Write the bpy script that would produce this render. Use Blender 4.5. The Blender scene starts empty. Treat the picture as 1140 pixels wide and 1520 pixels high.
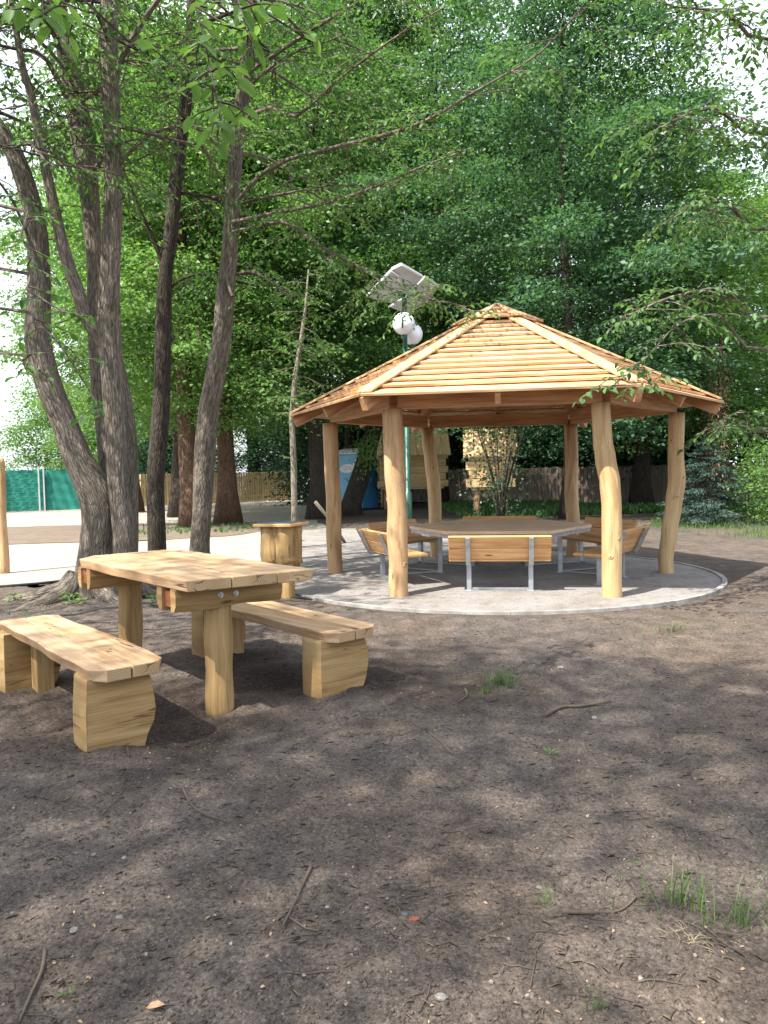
import bpy, math, random
import numpy as np
from mathutils import Vector, Matrix, Euler
random.seed(7)
RNG = np.random.default_rng(11)
scn = bpy.context.scene
COL = scn.collection
R = math.radians

# ------------------------------------------------------------------ camera
CAM_H, FPX, PITCH, ROLL = 1.45, 1140.0, 0.0519, 0.0194
cam_d = bpy.data.cameras.new('camera'); cam = bpy.data.objects.new('camera', cam_d); COL.objects.link(cam)
cam_d.sensor_fit = 'VERTICAL'; cam_d.sensor_height = 36.0; cam_d.lens = 36.0*FPX/1520.0
cam_d.clip_start = 0.05; cam_d.clip_end = 3000
_right = Vector((1,0,0)); _up = Vector((0, math.sin(PITCH), math.cos(PITCH))); _fw = Vector((0, math.cos(PITCH), -math.sin(PITCH)))
_r2 = _right*math.cos(ROLL) - _up*math.sin(ROLL); _u2 = _up*math.cos(ROLL) + _right*math.sin(ROLL)
cam.matrix_world = Matrix(((_r2.x,_u2.x,-_fw.x,0),(_r2.y,_u2.y,-_fw.y,0),(_r2.z,_u2.z,-_fw.z,CAM_H),(0,0,0,1)))
scn.camera = cam

def at(px, py, Y):
    """the point at depth Y (metres ahead) that the photo shows at px, py"""
    U, V = px-570.0, py-760.0
    cr, sr = math.cos(ROLL), math.sin(ROLL)
    u = U*cr - V*sr; v = U*sr + V*cr
    c, s = math.cos(PITCH), math.sin(PITCH)
    d = (u, FPX*c - v*s, -FPX*s - v*c)
    t = Y/d[1]
    return Vector((d[0]*t, Y, d[2]*t + CAM_H))
def pxm(w, Y): return w*Y/FPX     # width in photo pixels -> metres at depth Y

# ------------------------------------------------------------------ world, sun
SUN = Vector((-0.52, -0.46, 1.0)).normalized()
elev = math.asin(SUN.z); az = math.atan2(SUN.x, SUN.y)
w = bpy.data.worlds.new('World'); scn.world = w; w.use_nodes = True
nt = w.node_tree; nt.nodes.clear()
sky = nt.nodes.new('ShaderNodeTexSky'); sky.sky_type = 'NISHITA'; sky.sun_disc = False
sky.sun_elevation = elev; sky.sun_rotation = az; sky.air_density = 1.0; sky.dust_density = 3.0; sky.ozone_density = 1.0
bg = nt.nodes.new('ShaderNodeBackground'); bg.inputs[1].default_value = 0.15
wo = nt.nodes.new('ShaderNodeOutputWorld')
tcw = nt.nodes.new('ShaderNodeTexCoord'); cln = nt.nodes.new('ShaderNodeTexNoise'); cln.inputs['Scale'].default_value = 2.2; cln.inputs['Detail'].default_value = 6
nt.links.new(tcw.outputs['Generated'], cln.inputs['Vector'])
clr = nt.nodes.new('ShaderNodeValToRGB'); clr.color_ramp.elements[0].position = .38; clr.color_ramp.elements[1].position = .62
clr.color_ramp.elements[0].color = (.35, .35, .35, 1); clr.color_ramp.elements[1].color = (.95, .95, .95, 1); nt.links.new(cln.outputs['Fac'], clr.inputs[0])
clm = nt.nodes.new('ShaderNodeMix'); clm.data_type = 'RGBA'; clm.inputs[7].default_value = (5.6, 5.9, 6.5, 1)
nt.links.new(clr.outputs[0], clm.inputs[0]); nt.links.new(sky.outputs[0], clm.inputs[6]); nt.links.new(clm.outputs[2], bg.inputs[0])
nt.links.new(bg.outputs[0], wo.inputs[0])
sl = bpy.data.lights.new('sun', 'SUN'); sl.energy = 4.9; sl.angle = R(0.53); sl.color = (1.0, 0.93, 0.82)
so = bpy.data.objects.new('sun', sl); COL.objects.link(so)
so.rotation_euler = SUN.to_track_quat('Z', 'Y').to_euler()
scn.view_settings.view_transform = 'Standard'; scn.view_settings.look = 'None'
scn.view_settings.exposure = 1.3; scn.view_settings.gamma = 1.0
scn.cycles.max_bounces = 7; scn.cycles.diffuse_bounces = 4; scn.cycles.transmission_bounces = 4
scn.cycles.transparent_max_bounces = 6; scn.cycles.glossy_bounces = 2
scn.cycles.caustics_reflective = False; scn.cycles.caustics_refractive = False
scn.cycles.use_denoising = True

# ------------------------------------------------------------------ materials
def newmat(name):
    m = bpy.data.materials.new(name); m.use_nodes = True
    t = m.node_tree; t.nodes.clear()
    out = t.nodes.new('ShaderNodeOutputMaterial'); p = t.nodes.new('ShaderNodeBsdfPrincipled')
    t.links.new(p.outputs[0], out.inputs[0])
    return m, t, p, out
class NT:
    def __init__(s, t): s.t = t
    def n(s, typ, **kw):
        x = s.t.nodes.new(typ)
        for k, v in kw.items(): setattr(x, k, v)
        return x
    def l(s, a, b): s.t.links.new(a, b)
    def noise(s, vec, scale, detail=4, rough=.55, dist=0.0):
        x = s.n('ShaderNodeTexNoise'); x.inputs['Scale'].default_value = scale; x.inputs['Detail'].default_value = detail
        x.inputs['Roughness'].default_value = rough; x.inputs['Distortion'].default_value = dist
        s.l(vec, x.inputs['Vector']); return x.outputs['Fac']
    def voro(s, vec, scale, feat='F1'):
        x = s.n('ShaderNodeTexVoronoi', feature=feat); x.inputs['Scale'].default_value = scale; s.l(vec, x.inputs['Vector']); return x
    def ramp(s, fac, stops, interp='LINEAR'):
        x = s.n('ShaderNodeValToRGB'); x.color_ramp.interpolation = interp
        e = x.color_ramp.elements
        while len(e) < len(stops): e.new(.5)
        for el, (p, c) in zip(e, stops):
            el.position = p; el.color = (c, c, c, 1) if not hasattr(c, '__len__') else (*c, 1)
        s.l(fac, x.inputs[0]); return x.outputs[0]
    def mix(s, f, a, b, mode='MIX'):
        x = s.n('ShaderNodeMix', data_type='RGBA', blend_type=mode)
        for sock, v in ((x.inputs[0], f), (x.inputs[6], a), (x.inputs[7], b)):
            if hasattr(v, 'is_output'): s.l(v, sock)
            elif hasattr(v, '__len__'): sock.default_value = (*v, 1)
            else: sock.default_value = v
        return x.outputs[2]
    def mapping(s, vec, scale):
        x = s.n('ShaderNodeMapping'); x.inputs['Scale'].default_value = scale; s.l(vec, x.inputs[0]); return x.outputs[0]
    def math(s, op, a, b=0.0):
        x = s.n('ShaderNodeMath', operation=op)
        for sock, v in ((x.inputs[0], a), (x.inputs[1], b)):
            if hasattr(v, 'is_output'): s.l(v, sock)
            else: sock.default_value = v
        return x.outputs[0]
    def bump(s, h, strength, dist, p):
        x = s.n('ShaderNodeBump'); x.inputs['Strength'].default_value = strength; x.inputs['Distance'].default_value = dist
        s.l(h, x.inputs['Height']); s.l(x.outputs[0], p.inputs['Normal']); return x.outputs[0]

def wood(name, c_dark, c_mid, c_light, rough=.6, knots=True, grain=1.0, bump=.35, vary=.35, cracks=0.0, grey=0.0):
    """timber: U runs along the grain in metres, V across"""
    m, t, p, out = newmat(name); N = NT(t)
    uv = N.n('ShaderNodeUVMap').outputs[0]
    g1 = N.noise(N.mapping(uv, (1.6, 34*grain, 1)), 1.0, 5, .6, .6)
    g2 = N.noise(N.mapping(uv, (.9, 7, 1)), 1.0, 3, .5, 1.2)
    g3 = N.noise(N.mapping(uv, (6, 120*grain, 1)), 1.0, 2, .6)
    f = N.math('ADD', N.math('MULTIPLY', g1, .55), N.math('MULTIPLY', g2, .45))
    col = N.ramp(f, [(.37, c_dark), (.5, c_mid), (.63, c_light)])
    col = N.mix(.25, col, N.ramp(g3, [(.35, .55), (.65, 1.0)]), 'MULTIPLY')
    geo = N.n('ShaderNodeNewGeometry')
    rv = geo.outputs['Random Per Island']
    col = N.mix(vary, col, N.ramp(rv, [(0, (.78, .66, .52)), (.5, (1, 1, 1)), (1, (1.12, 1.0, .8))]), 'MULTIPLY')
    h = N.math('ADD', g1, N.math('MULTIPLY', g3, .5))
    if knots:
        v = N.voro(N.mapping(uv, (2.1, 7.5, 1)), 1.0)
        k = N.ramp(v.outputs['Distance'], [(.05, 1.0), (.13, 0.0)])
        sel = N.ramp(N.n('ShaderNodeSeparateColor').outputs[0], [(0, 0), (1, 1)])
        sc = [x for x in t.nodes if x.type == 'SEPARATE_COLOR'][-1]; N.l(v.outputs['Color'], sc.inputs[0])
        sel = N.ramp(sc.outputs[0], [(.62, 0.0), (.66, 1.0)])
        kk = N.math('MULTIPLY', k, sel)
        col = N.mix(kk, col, (c_dark[0]*.45, c_dark[1]*.38, c_dark[2]*.35))
    if cracks:
        v2 = N.math('ABSOLUTE', N.math('SUBTRACT', N.noise(N.mapping(uv, (.9, 11, 1)), 1.0, 2, .5, .4), .5))
        wob = N.noise(N.mapping(uv, (2.2, 5, 1)), 1.0, 3)
        ck = N.math('MULTIPLY', N.ramp(v2, [(.004, 1.0), (.011, 0.0)]), N.ramp(wob, [(.54, 0.0), (.62, 1.0)]))
        col = N.mix(N.math('MULTIPLY', ck, cracks), col, (.05, .03, .018))
        h = N.math('SUBTRACT', h, N.math('MULTIPLY', ck, 2.0))
    if grey: col = N.mix(grey, col, (.2, .19, .18))
    # a little grime and weather streak
    oc = N.n('ShaderNodeTexCoord').outputs['Object']
    gr = N.noise(oc, 2.3, 4, .6)
    col = N.mix(N.ramp(gr, [(.5, 0.0), (.75, .35)]), col, N.mix(1.0, col, (.72, .62, .5), 'MULTIPLY'))
    N.l(col, p.inputs['Base Color']); p.inputs['Roughness'].default_value = rough; p.inputs['Specular IOR Level'].default_value = .3
    N.bump(h, bump, .004, p)
    return m

def simple(name, col, rough=.5, metal=0.0, var=.12, scale=6.0, bump=0.0, bscale=40.0):
    m, t, p, out = newmat(name); N = NT(t)
    oc = N.n('ShaderNodeTexCoord').outputs['Object']
    n1 = N.noise(oc, scale, 5, .6)
    c = N.ramp(n1, [(.3, tuple(x*(1-var*1.6) for x in col)), (.7, tuple(min(1, x*(1+var)) for x in col))])
    N.l(c, p.inputs['Base Color']); p.inputs['Metallic'].default_value = metal
    N.l(N.ramp(n1, [(.3, min(1, rough*1.15)), (.7, rough*.85)]), p.inputs['Roughness'])
    if bump: N.bump(N.noise(oc, bscale, 4), bump, .004, p)
    return m

def leafmat(name, c1, c2, trans=.42, c3=None, rough=.45):
    m, t, p, out = newmat(name); N = NT(t)
    geo = N.n('ShaderNodeNewGeometry'); oi = N.n('ShaderNodeObjectInfo')
    f = N.math('ADD', N.math('MULTIPLY', geo.outputs['Random Per Island'], .8), N.math('MULTIPLY', oi.outputs['Random'], .2))
    stops = [(0, c1), (.85, c2)] + ([(1.0, c3)] if c3 else [])
    c = N.ramp(f, stops)
    N.l(c, p.inputs['Base Color']); p.inputs['Roughness'].default_value = rough
    p.inputs['Specular IOR Level'].default_value = .35
    tr = N.n('ShaderNodeBsdfTranslucent'); N.l(N.mix(1.0, c, (1.2, 1.28, .6), 'MULTIPLY'), tr.inputs[0])
    mx = N.n('ShaderNodeMixShader'); mx.inputs[0].default_value = trans
    N.l(p.outputs[0], mx.inputs[1]); N.l(tr.outputs[0], mx.inputs[2]); N.l(mx.outputs[0], out.inputs[0])
    return m

def barkmat(name, c1, c2, c3):
    m, t, p, out = newmat(name); N = NT(t)
    uv = N.n('ShaderNodeUVMap').outputs[0]
    a = N.noise(N.mapping(uv, (5, 42, 1)), 1.0, 6, .65, 1.0)
    b = N.noise(N.mapping(uv, (1.1, 5, 1)), 1.0, 4, .6)
    rid = N.voro(N.mapping(uv, (7, 38, 1)), 1.0, 'DISTANCE_TO_EDGE').outputs['Distance']
    h = N.math('ADD', a, N.math('MULTIPLY', N.ramp(rid, [(0, 0.0), (.25, 1.0)]), .6))
    c = N.ramp(a, [(.3, c1), (.52, c2), (.72, c3)])
    c = N.mix(N.ramp(b, [(.45, 0.0), (.7, .7)]), c, N.mix(1.0, c, (.62, .66, .5), 'MULTIPLY'))
    c = N.mix(.65, c, N.ramp(rid, [(0, .35), (.18, 1.0)]), 'MULTIPLY')
    N.l(c, p.inputs['Base Color']); p.inputs['Roughness'].default_value = .9; p.inputs['Specular IOR Level'].default_value = .15
    N.bump(h, 1.0, .014, p)
    return m

def soilmat(name):
    m, t, p, out = newmat(name); N = NT(t)
    oc = N.n('ShaderNodeTexCoord').outputs['Object']
    big = N.noise(oc, .55, 4, .6); mid = N.noise(oc, 4.5, 6, .65); fine = N.noise(oc, 85, 5, .72); crumb = N.noise(oc, 230, 3, .65)
    c = N.ramp(N.math('ADD', N.math('MULTIPLY', fine, .55), N.math('MULTIPLY', mid, .45)),
               [(.32, (.044, .038, .035)), (.5, (.102, .087, .077)), (.68, (.18, .153, .133))])
    c = N.mix(N.ramp(big, [(.42, 0.0), (.62, .55)]), c, N.mix(1.0, c, (1.35, 1.18, 1.0), 'MULTIPLY'))
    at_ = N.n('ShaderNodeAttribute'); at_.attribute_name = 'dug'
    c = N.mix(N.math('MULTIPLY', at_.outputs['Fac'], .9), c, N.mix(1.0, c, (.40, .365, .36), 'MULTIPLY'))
    gr = N.voro(oc, 75); sg = N.n('ShaderNodeSeparateColor'); N.l(gr.outputs['Color'], sg.inputs[0])
    c = N.mix(.5, c, N.ramp(sg.outputs[0], [(0, .55), (.6, 1.0), (1, 1.5)]), 'MULTIPLY')
    gr2 = N.voro(oc, 160); sg2 = N.n('ShaderNodeSeparateColor'); N.l(gr2.outputs['Color'], sg2.inputs[0])
    c = N.mix(.45, c, N.ramp(sg2.outputs[1], [(0, .5), (.6, 1.0), (1, 1.45)]), 'MULTIPLY')
    tr = N.noise(N.mapping(oc, (1.1, .7, 1)), 1.3, 5, .65, .8); c = N.mix(N.ramp(tr, [(.5, 0.0), (.66, .6)]), c, N.mix(1.0, c, (.66, .64, .64), 'MULTIPLY'))
    v = N.voro(oc, 55); sc = N.n('ShaderNodeSeparateColor'); N.l(v.outputs['Color'], sc.inputs[0])
    chip = N.math('MULTIPLY', N.ramp(v.outputs['Distance'], [(.16, 1.0), (.28, 0.0)]), N.ramp(sc.outputs[0], [(.84, 0.0), (.88, 1.0)]))
    c = N.mix(N.math('MULTIPLY', chip, .75), c, N.mix(sc.outputs[1], (.30, .25, .19), (.14, .08, .05)))
    v3 = N.voro(oc, 22); sc3 = N.n('ShaderNodeSeparateColor'); N.l(v3.outputs['Color'], sc3.inputs[0])
    clod = N.math('MULTIPLY', N.ramp(v3.outputs['Distance'], [(.1, 1.0), (.45, 0.0)]), N.ramp(sc3.outputs[0], [(.55, 0.0), (.8, 1.0)]))
    N.l(c, p.inputs['Base Color']); p.inputs['Roughness'].default_value = .95; p.inputs['Specular IOR Level'].default_value = .12
    h = N.math('ADD', N.math('ADD', N.math('MULTIPLY', fine, .7), N.math('MULTIPLY', crumb, .45)), N.math('ADD', N.math('MULTIPLY', chip, .25), N.math('MULTIPLY', clod, .8)))
    N.bump(h, .8, .014, p)
    return m

def gravelmat(name, c1, c2, c3, litter=.5):
    m, t, p, out = newmat(name); N = NT(t)
    oc = N.n('ShaderNodeTexCoord').outputs['Object']
    a = N.noise(oc, 90, 4, .7); b = N.noise(oc, 1.6, 5, .6); g = N.voro(oc, 70)
    c = N.ramp(a, [(.3, c1), (.5, c2), (.7, c3)])
    b2 = N.noise(oc, 7, 5, .7)
    c = N.mix(N.ramp(b, [(.45, 0.0), (.7, litter)]), c, N.mix(1.0, c, (.66, .58, .5), 'MULTIPLY'))
    c = N.mix(N.ramp(b2, [(.52, 0.0), (.68, litter)]), c, N.mix(1.0, c, (.5, .45, .4), 'MULTIPLY'))
    sc = N.n('ShaderNodeSeparateColor'); N.l(g.outputs['Color'], sc.inputs[0])
    c = N.mix(.5, c, N.ramp(sc.outputs[0], [(0, .7), (1, 1.15)]), 'MULTIPLY')
    N.l(c, p.inputs['Base Color']); p.inputs['Roughness'].default_value = .92; p.inputs['Specular IOR Level'].default_value = .2
    N.bump(N.math('ADD', N.math('ADD', a, N.math('MULTIPLY', b, 3.0)), g.outputs['Distance']), .8, .012, p)
    return m

M = {}
M['roof'] = wood('roof_larch', (.37, .205, .105), (.55, .365, .215), (.68, .50, .335), knots=True, vary=.75)
M['beam'] = wood('beam_larch', (.34, .17, .08), (.48, .265, .13), (.58, .36, .19), knots=True, vary=.3)
M['post'] = wood('peeled_log', (.31, .18, .085), (.45, .29, .15), (.54, .375, .21), knots=True, vary=.0, grain=.5, cracks=.5, bump=.5)
M['postp'] = wood('pale_peeled_log', (.36, .235, .11), (.50, .35, .175), (.58, .43, .235), knots=True, vary=.0, grain=.5, cracks=.4, bump=.5)
M['knot'] = wood('knot', (.14, .07, .03), (.22, .12, .055), (.3, .18, .09), knots=False)
M['oak'] = wood('oak_slab', (.34, .21, .11), (.48, .33, .195), (.57, .425, .28), knots=True, vary=.4, grain=.7, cracks=.9, rough=.6, bump=.5)
M['oaklog'] = wood('oak_log', (.235, .14, .055), (.345, .225, .095), (.42, .295, .145), knots=True, vary=.15, grain=.9, cracks=.7, bump=.7, rough=.75)
M['redwood'] = wood('red_heart', (.17, .05, .02), (.24, .08, .03), (.3, .11, .045), knots=False)
M['bench'] = wood('bench_board', (.42, .215, .085), (.56, .32, .14), (.65, .42, .21), knots=True, vary=.4, rough=.45)
M['table'] = wood('table_board', (.48, .35, .25), (.62, .48, .35), (.69, .57, .44), knots=True, vary=.3, rough=.5)
M['fence'] = wood('fence_pale', (.48, .36, .2), (.60, .47, .28), (.7, .57, .37), knots=False, vary=.4)
M['fencedark'] = wood('fence_weathered', (.12, .095, .08), (.19, .155, .135), (.27, .23, .2), knots=False, vary=.5)
M['house'] = wood('playhouse_board', (.50, .34, .17), (.66, .48, .26), (.76, .6, .36), knots=True, vary=.5)
M['steel'] = simple('galvanised_steel', (.40, .43, .46), .45, .75, .15, 14)
M['bolt'] = simple('bolt_steel', (.5, .55, .55), .35, .8)
M['plate'] = simple('dark_plate', (.13, .16, .19), .35, .5)
M['bark'] = barkmat('bark', (.06, .051, .043), (.19, .163, .135), (.37, .32, .265))
M['barkd'] = barkmat('bark_dark', (.022, .018, .015), (.07, .058, .048), (.14, .12, .1))
M['barkr'] = barkmat('bark_reddish', (.06, .035, .025), (.16, .10, .07), (.27, .19, .14))
M['barkl'] = barkmat('bark_pale', (.16, .14, .11), (.28, .25, .2), (.38, .35, .29))
M['twig'] = simple('twig', (.10, .075, .055), .9, 0, .25, 9)
M['leaf'] = leafmat('leaf_mid', (.042, .10, .032), (.10, .19, .055))
M['leafn'] = leafmat('leaf_near', (.05, .132, .042), (.115, .228, .075))
M['leaffresh'] = leafmat('leaf_fresh', (.075, .17, .05), (.165, .29, .09), .5)
M['leafdark'] = leafmat('leaf_dark', (.016, .05, .026), (.04, .10, .05), .3)
M['leafblue'] = leafmat('leaf_cool', (.032, .095, .05), (.09, .185, .095), .42)
M['needle'] = leafmat('spruce_needle', (.036, .078, .062), (.095, .155, .14), .15)
M['grass'] = leafmat('grass_blade', (.06, .125, .035), (.13, .22, .065), .4, (.28, .26, .13))
M['straw'] = simple('straw', (.24, .19, .12), .9, 0, .3, 12)
M['soil'] = soilmat('soil')
M['sand'] = gravelmat('pale_sand', (.30, .27, .232), (.40, .365, .315), (.48, .44, .39), .4)
M['gravel'] = gravelmat('grey_gravel', (.19, .18, .172), (.285, .272, .262), (.37, .355, .34), .6)
M['drysoil'] = gravelmat('dry_soil', (.13, .10, .08), (.20, .16, .128), (.27, .22, .178), .6)
M['kerb'] = simple('concrete_kerb', (.27, .26, .245), .9, 0, .3, 5, .5, 60)
M['stone'] = simple('stone', (.20, .19, .175), .85, 0, .35, 30, .4, 60)
M['stoned'] = simple('stone_dark', (.12, .12, .13), .8, 0, .25, 20, .4, 60)
M['brick'] = simple('brick', (.27, .085, .05), .9, 0, .2, 30, .4, 80)
M['dryleaf'] = simple('dry_leaf', (.33, .22, .13), .8, 0, .3, 40)
M['blue'] = simple('blue_plastic', (.035, .20, .42), .4, 0, .1, 3)
M['bluelight'] = simple('pale_blue_plastic', (.13, .42, .66), .4, 0, .1, 3)
M['white'] = simple('white_plastic', (.74, .76, .78), .4, 0, .06, 3)
M['grey'] = simple('grey_plastic', (.45, .47, .5), .5, 0, .08, 3)
M['globe'] = simple('opal_globe', (.82, .82, .86), .15, 0, .03, 2)
M['polegreen'] = simple('green_enamel', (.012, .075, .05), .4, 0, .1, 8)
M['panelback'] = simple('panel_back', (.44, .46, .46), .5, 0, .06, 4)
M['panelface'] = simple('solar_cells', (.02, .03, .07), .2, 0, .1, 6)
M['alu'] = simple('aluminium', (.65, .66, .68), .35, .7, .06, 6)
M['screen'] = simple('green_screen', (.008, .185, .145), .75, 0, .18, 2.5, .5, 9)
M['wire'] = simple('green_wire', (.05, .28, .23), .5, .2)
M['cable'] = simple('black_edging', (.02, .02, .022), .7)

def endgrain(name, c_light, c_dark):
    m, t, p, out = newmat(name); N = NT(t)
    uv = N.n('ShaderNodeUVMap').outputs[0]
    wv = N.n('ShaderNodeTexWave', wave_type='RINGS', rings_direction='SPHERICAL'); wv.inputs['Scale'].default_value = 26; wv.inputs['Distortion'].default_value = 2.5; wv.inputs['Detail'].default_value = 2; wv.inputs['Detail Scale'].default_value = 1.2
    mp = N.n('ShaderNodeMapping'); mp.inputs['Location'].default_value = (-.12, .06, 0); N.l(uv, mp.inputs[0]); N.l(mp.outputs[0], wv.inputs['Vector'])
    n1 = N.noise(uv, 9, 4, .6); c = N.ramp(wv.outputs['Fac'], [(0, c_dark), (1, c_light)])
    c = N.mix(N.ramp(n1, [(.45, 0.0), (.7, .5)]), c, N.mix(1.0, c, (.7, .6, .5), 'MULTIPLY'))
    ck = N.math('MULTIPLY', N.ramp(N.math('ABSOLUTE', N.math('SUBTRACT', N.noise(N.mapping(uv, (4, 9, 1)), 1.0, 2), .5)), [(.006, 1.0), (.018, 0.0)]), N.ramp(N.noise(uv, 6, 2), [(.52, 0.0), (.6, 1.0)]))
    c = N.mix(ck, c, (.05, .032, .02)); N.l(c, p.inputs['Base Color']); p.inputs['Roughness'].default_value = .8
    return m
M['oakend'] = endgrain('oak_end_grain', (.42, .30, .165), (.30, .195, .095))

# ------------------------------------------------------------------ mesh builder
class MB:
    def __init__(s): s.v=[]; s.f=[]; s.uv=[]; s.mi=[]; s.sm=[]
    def face(s, idx, uvs, mi=0, sm=False): s.f.append(idx); s.uv.extend(uvs); s.mi.append(mi); s.sm.append(sm)
    def hexa(s, P, mi=0, uvax=None):
        """8 corners: 0-3 lower loop, 4-7 upper loop; U runs along the longest edge"""
        P = [Vector(p) for p in P]; b = len(s.v); s.v.extend(P)
        e = [(P[1]-P[0]), (P[3]-P[0]), (P[4]-P[0])]
        k = uvax if uvax is not None else max(range(3), key=lambda i: e[i].length)
        ax = [x.normalized() if x.length > 1e-9 else Vector((0,0,1)) for x in e]
        o = (random.random()*50, random.random()*50)
        for q in ((0,3,2,1),(4,5,6,7),(0,1,5,4),(1,2,6,5),(2,3,7,6),(3,0,4,7)):
            fi = [P[i] for i in q]
            n = (fi[1]-fi[0]).cross(fi[2]-fi[0])
            others = [i for i in range(3) if i != k]
            # across axis = the one of the others lying in the face
            o2 = min(others, key=lambda i: abs(ax[i].dot(n.normalized())) if n.length > 1e-12 else 0)
            if n.length > 1e-12 and abs(ax[k].dot(n.normalized())) > .8:      # end grain
                a, c = others; uvs = [((p-P[0]).dot(ax[a])*.25+o[0], (p-P[0]).dot(ax[c])+o[1]) for p in fi]
            else:
                uvs = [((p-P[0]).dot(ax[k])+o[0], (p-P[0]).dot(ax[o2])+o[1]+others.index(o2)*3.1) for p in fi]
            s.face([b+i for i in q], uvs, mi)
    def box(s, c, size, rot=None, mi=0, uvax=None):
        c = Vector(c); sx, sy, sz = (x/2 for x in size)
        P = [Vector(p) for p in ((-sx,-sy,-sz),(sx,-sy,-sz),(sx,sy,-sz),(-sx,sy,-sz),(-sx,-sy,sz),(sx,-sy,sz),(sx,sy,sz),(-sx,sy,sz))]
        if rot is not None: P = [rot @ p for p in P]
        s.hexa([c+p for p in P], mi, uvax)
    def bar(s, a, b, wx, wz, upv=(0,0,1), mi=0):
        a, b = Vector(a), Vector(b); d = (b-a).normalized(); up = Vector(upv)
        sd = d.cross(up).normalized(); up = sd.cross(d).normalized()
        P = [a - sd*wx/2 - up*wz/2, b - sd*wx/2 - up*wz/2, b + sd*wx/2 - up*wz/2, a + sd*wx/2 - up*wz/2]
        P += [p + up*wz for p in P]
        s.hexa(P, mi, 0)
    def prism(s, outline, z0, z1, mi=0, grain=0, end=False):
        """vertical prism over a CCW outline of (x, y)"""
        b = len(s.v); n = len(outline); o = random.random()*50
        for x, y in outline: s.v.append(Vector((x, y, z0)))
        for x, y in outline: s.v.append(Vector((x, y, z1)))
        g = (lambda p: (p[0]+o, p[1]+o)) if grain == 0 else (lambda p: (p[1]+o, p[0]+o))
        s.face([b+i for i in range(n-1, -1, -1)], [g(outline[i]) for i in range(n-1, -1, -1)], mi)
        s.face([b+n+i for i in range(n)], [g(outline[i]) for i in range(n)], mi)
        per = 0
        for i in range(n):
            j = (i+1) % n; L = math.dist(outline[i], outline[j])
            if end and abs(outline[j][0]-outline[i][0]) < .8*abs(outline[j][1]-outline[i][1]):
                ya, yb = outline[i][1], outline[j][1]; s.face([b+i, b+j, b+n+j, b+n+i], [(ya, 0), (yb, 0), (yb, z1-z0), (ya, z1-z0)], mi+1)
            else: s.face([b+i, b+j, b+n+j, b+n+i], [(per+o, 0), (per+L+o, 0), (per+L+o, z1-z0), (per+o, z1-z0)], mi)
            per += L
    def tube(s, pts, rad, n=10, mi=0, cap=True, jit=0.0, seed=0):
        pts = [Vector(p) for p in pts]; b = len(s.v); o = random.random()*50
        rg = random.Random(seed+len(pts)); up = Vector((1, .13, .07)); L = 0; prev = None; ph = [rg.random()*6.28 for _ in range(4)]
        Ls = []
        for i, p in enumerate(pts):
            d = (pts[min(i+1, len(pts)-1)] - pts[max(i-1, 0)])
            if d.length < 1e-9: d = Vector((0,0,1))
            d.normalize()
            if prev is None:
                a = d.cross(up)
                if a.length < .1: a = d.cross(Vector((0,1,0)))
                a.normalize()
            else: a = (prev - d*prev.dot(d)).normalized()
            prev = a; c = d.cross(a)
            if i: L += (p-pts[i-1]).length
            Ls.append(L)
            for k in range(n):
                th = 2*math.pi*k/n
                rr = rad[i]*(1 + jit*(.6*math.sin(2*th+ph[0]+L*1.7) + .4*math.sin(3*th+ph[1]-L*2.9) + .35*math.sin(5*th+ph[2]+L*4.1)))
                s.v.append(p + (a*math.cos(th) + c*math.sin(th))*rr)
        for i in range(len(pts)-1):
            for k in range(n):
                k2 = (k+1) % n; w = 2*math.pi*max(rad[i], .004)/n; 
                s.face([b+i*n+k, b+i*n+k2, b+(i+1)*n+k2, b+(i+1)*n+k], [(Ls[i]+o, k*w), (Ls[i]+o, (k+1)*w), (Ls[i+1]+o, (k+1)*w), (Ls[i+1]+o, k*w)], mi, True)
        if cap:
            e = b+(len(pts)-1)*n
            s.face([b+k for k in range(n-1, -1, -1)], [(.05*math.cos(6.28*k/n)*.3+o, .2*math.sin(6.28*k/n)) for k in range(n-1, -1, -1)], mi)
            s.face([e+k for k in range(n)], [(.05*math.cos(6.28*k/n)*.3+o, .2*math.sin(6.28*k/n)) for k in range(n)], mi)
    def grid(s, rows, mi=0, sm=True, close=False):
        """lofted rows of equal length"""
        b = len(s.v); n = len(rows[0]); o = random.random()*50
        for r in rows: s.v.extend(Vector(p) for p in r)
        for i in range(len(rows)-1):
            for k in range(n if close else n-1):
                k2 = (k+1) % n; q = [b+i*n+k, b+i*n+k2, b+(i+1)*n+k2, b+(i+1)*n+k]
                d = (rows_d(rows, 0, i), rows_d(rows, 0, i+1))
                s.face(q, [(d[0]+o, k*.05), (d[0]+o, k*.05+.05), (d[1]+o, k*.05+.05), (d[1]+o, k*.05)], mi, sm)
    def build(s, name, mats, parent=None, bevel=0.0, seg=2, org=None):
        me = bpy.data.meshes.new(name)
        off = Vector(org) if org is not None else Vector((0,0,0))
        me.from_pydata([tuple(p-off) for p in s.v], [], s.f)
        uvl = me.uv_layers.new(name='UVMap')
        uvl.data.foreach_set('uv', np.array(s.uv, dtype=np.float32).ravel())
        me.polygons.foreach_set('material_index', np.array(s.mi, dtype=np.int32))
        me.polygons.foreach_set('use_smooth', np.array(s.sm, dtype=bool))
        for mm in (mats if isinstance(mats, (list, tuple)) else [mats]): me.materials.append(mm)
        me.update()
        o = bpy.data.objects.new(name, me); COL.objects.link(o)
        if parent is not None: o.parent = parent
        if bevel:
            bm = o.modifiers.new('edge', 'BEVEL'); bm.width = bevel; bm.segments = seg; bm.limit_method = 'ANGLE'; bm.angle_limit = R(40); bm.harden_normals = False
        return o
def rows_d(rows, k, i):
    L = 0
    for j in range(1, i+1): L += (Vector(rows[j][k])-Vector(rows[j-1][k])).length
    return L

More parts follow.
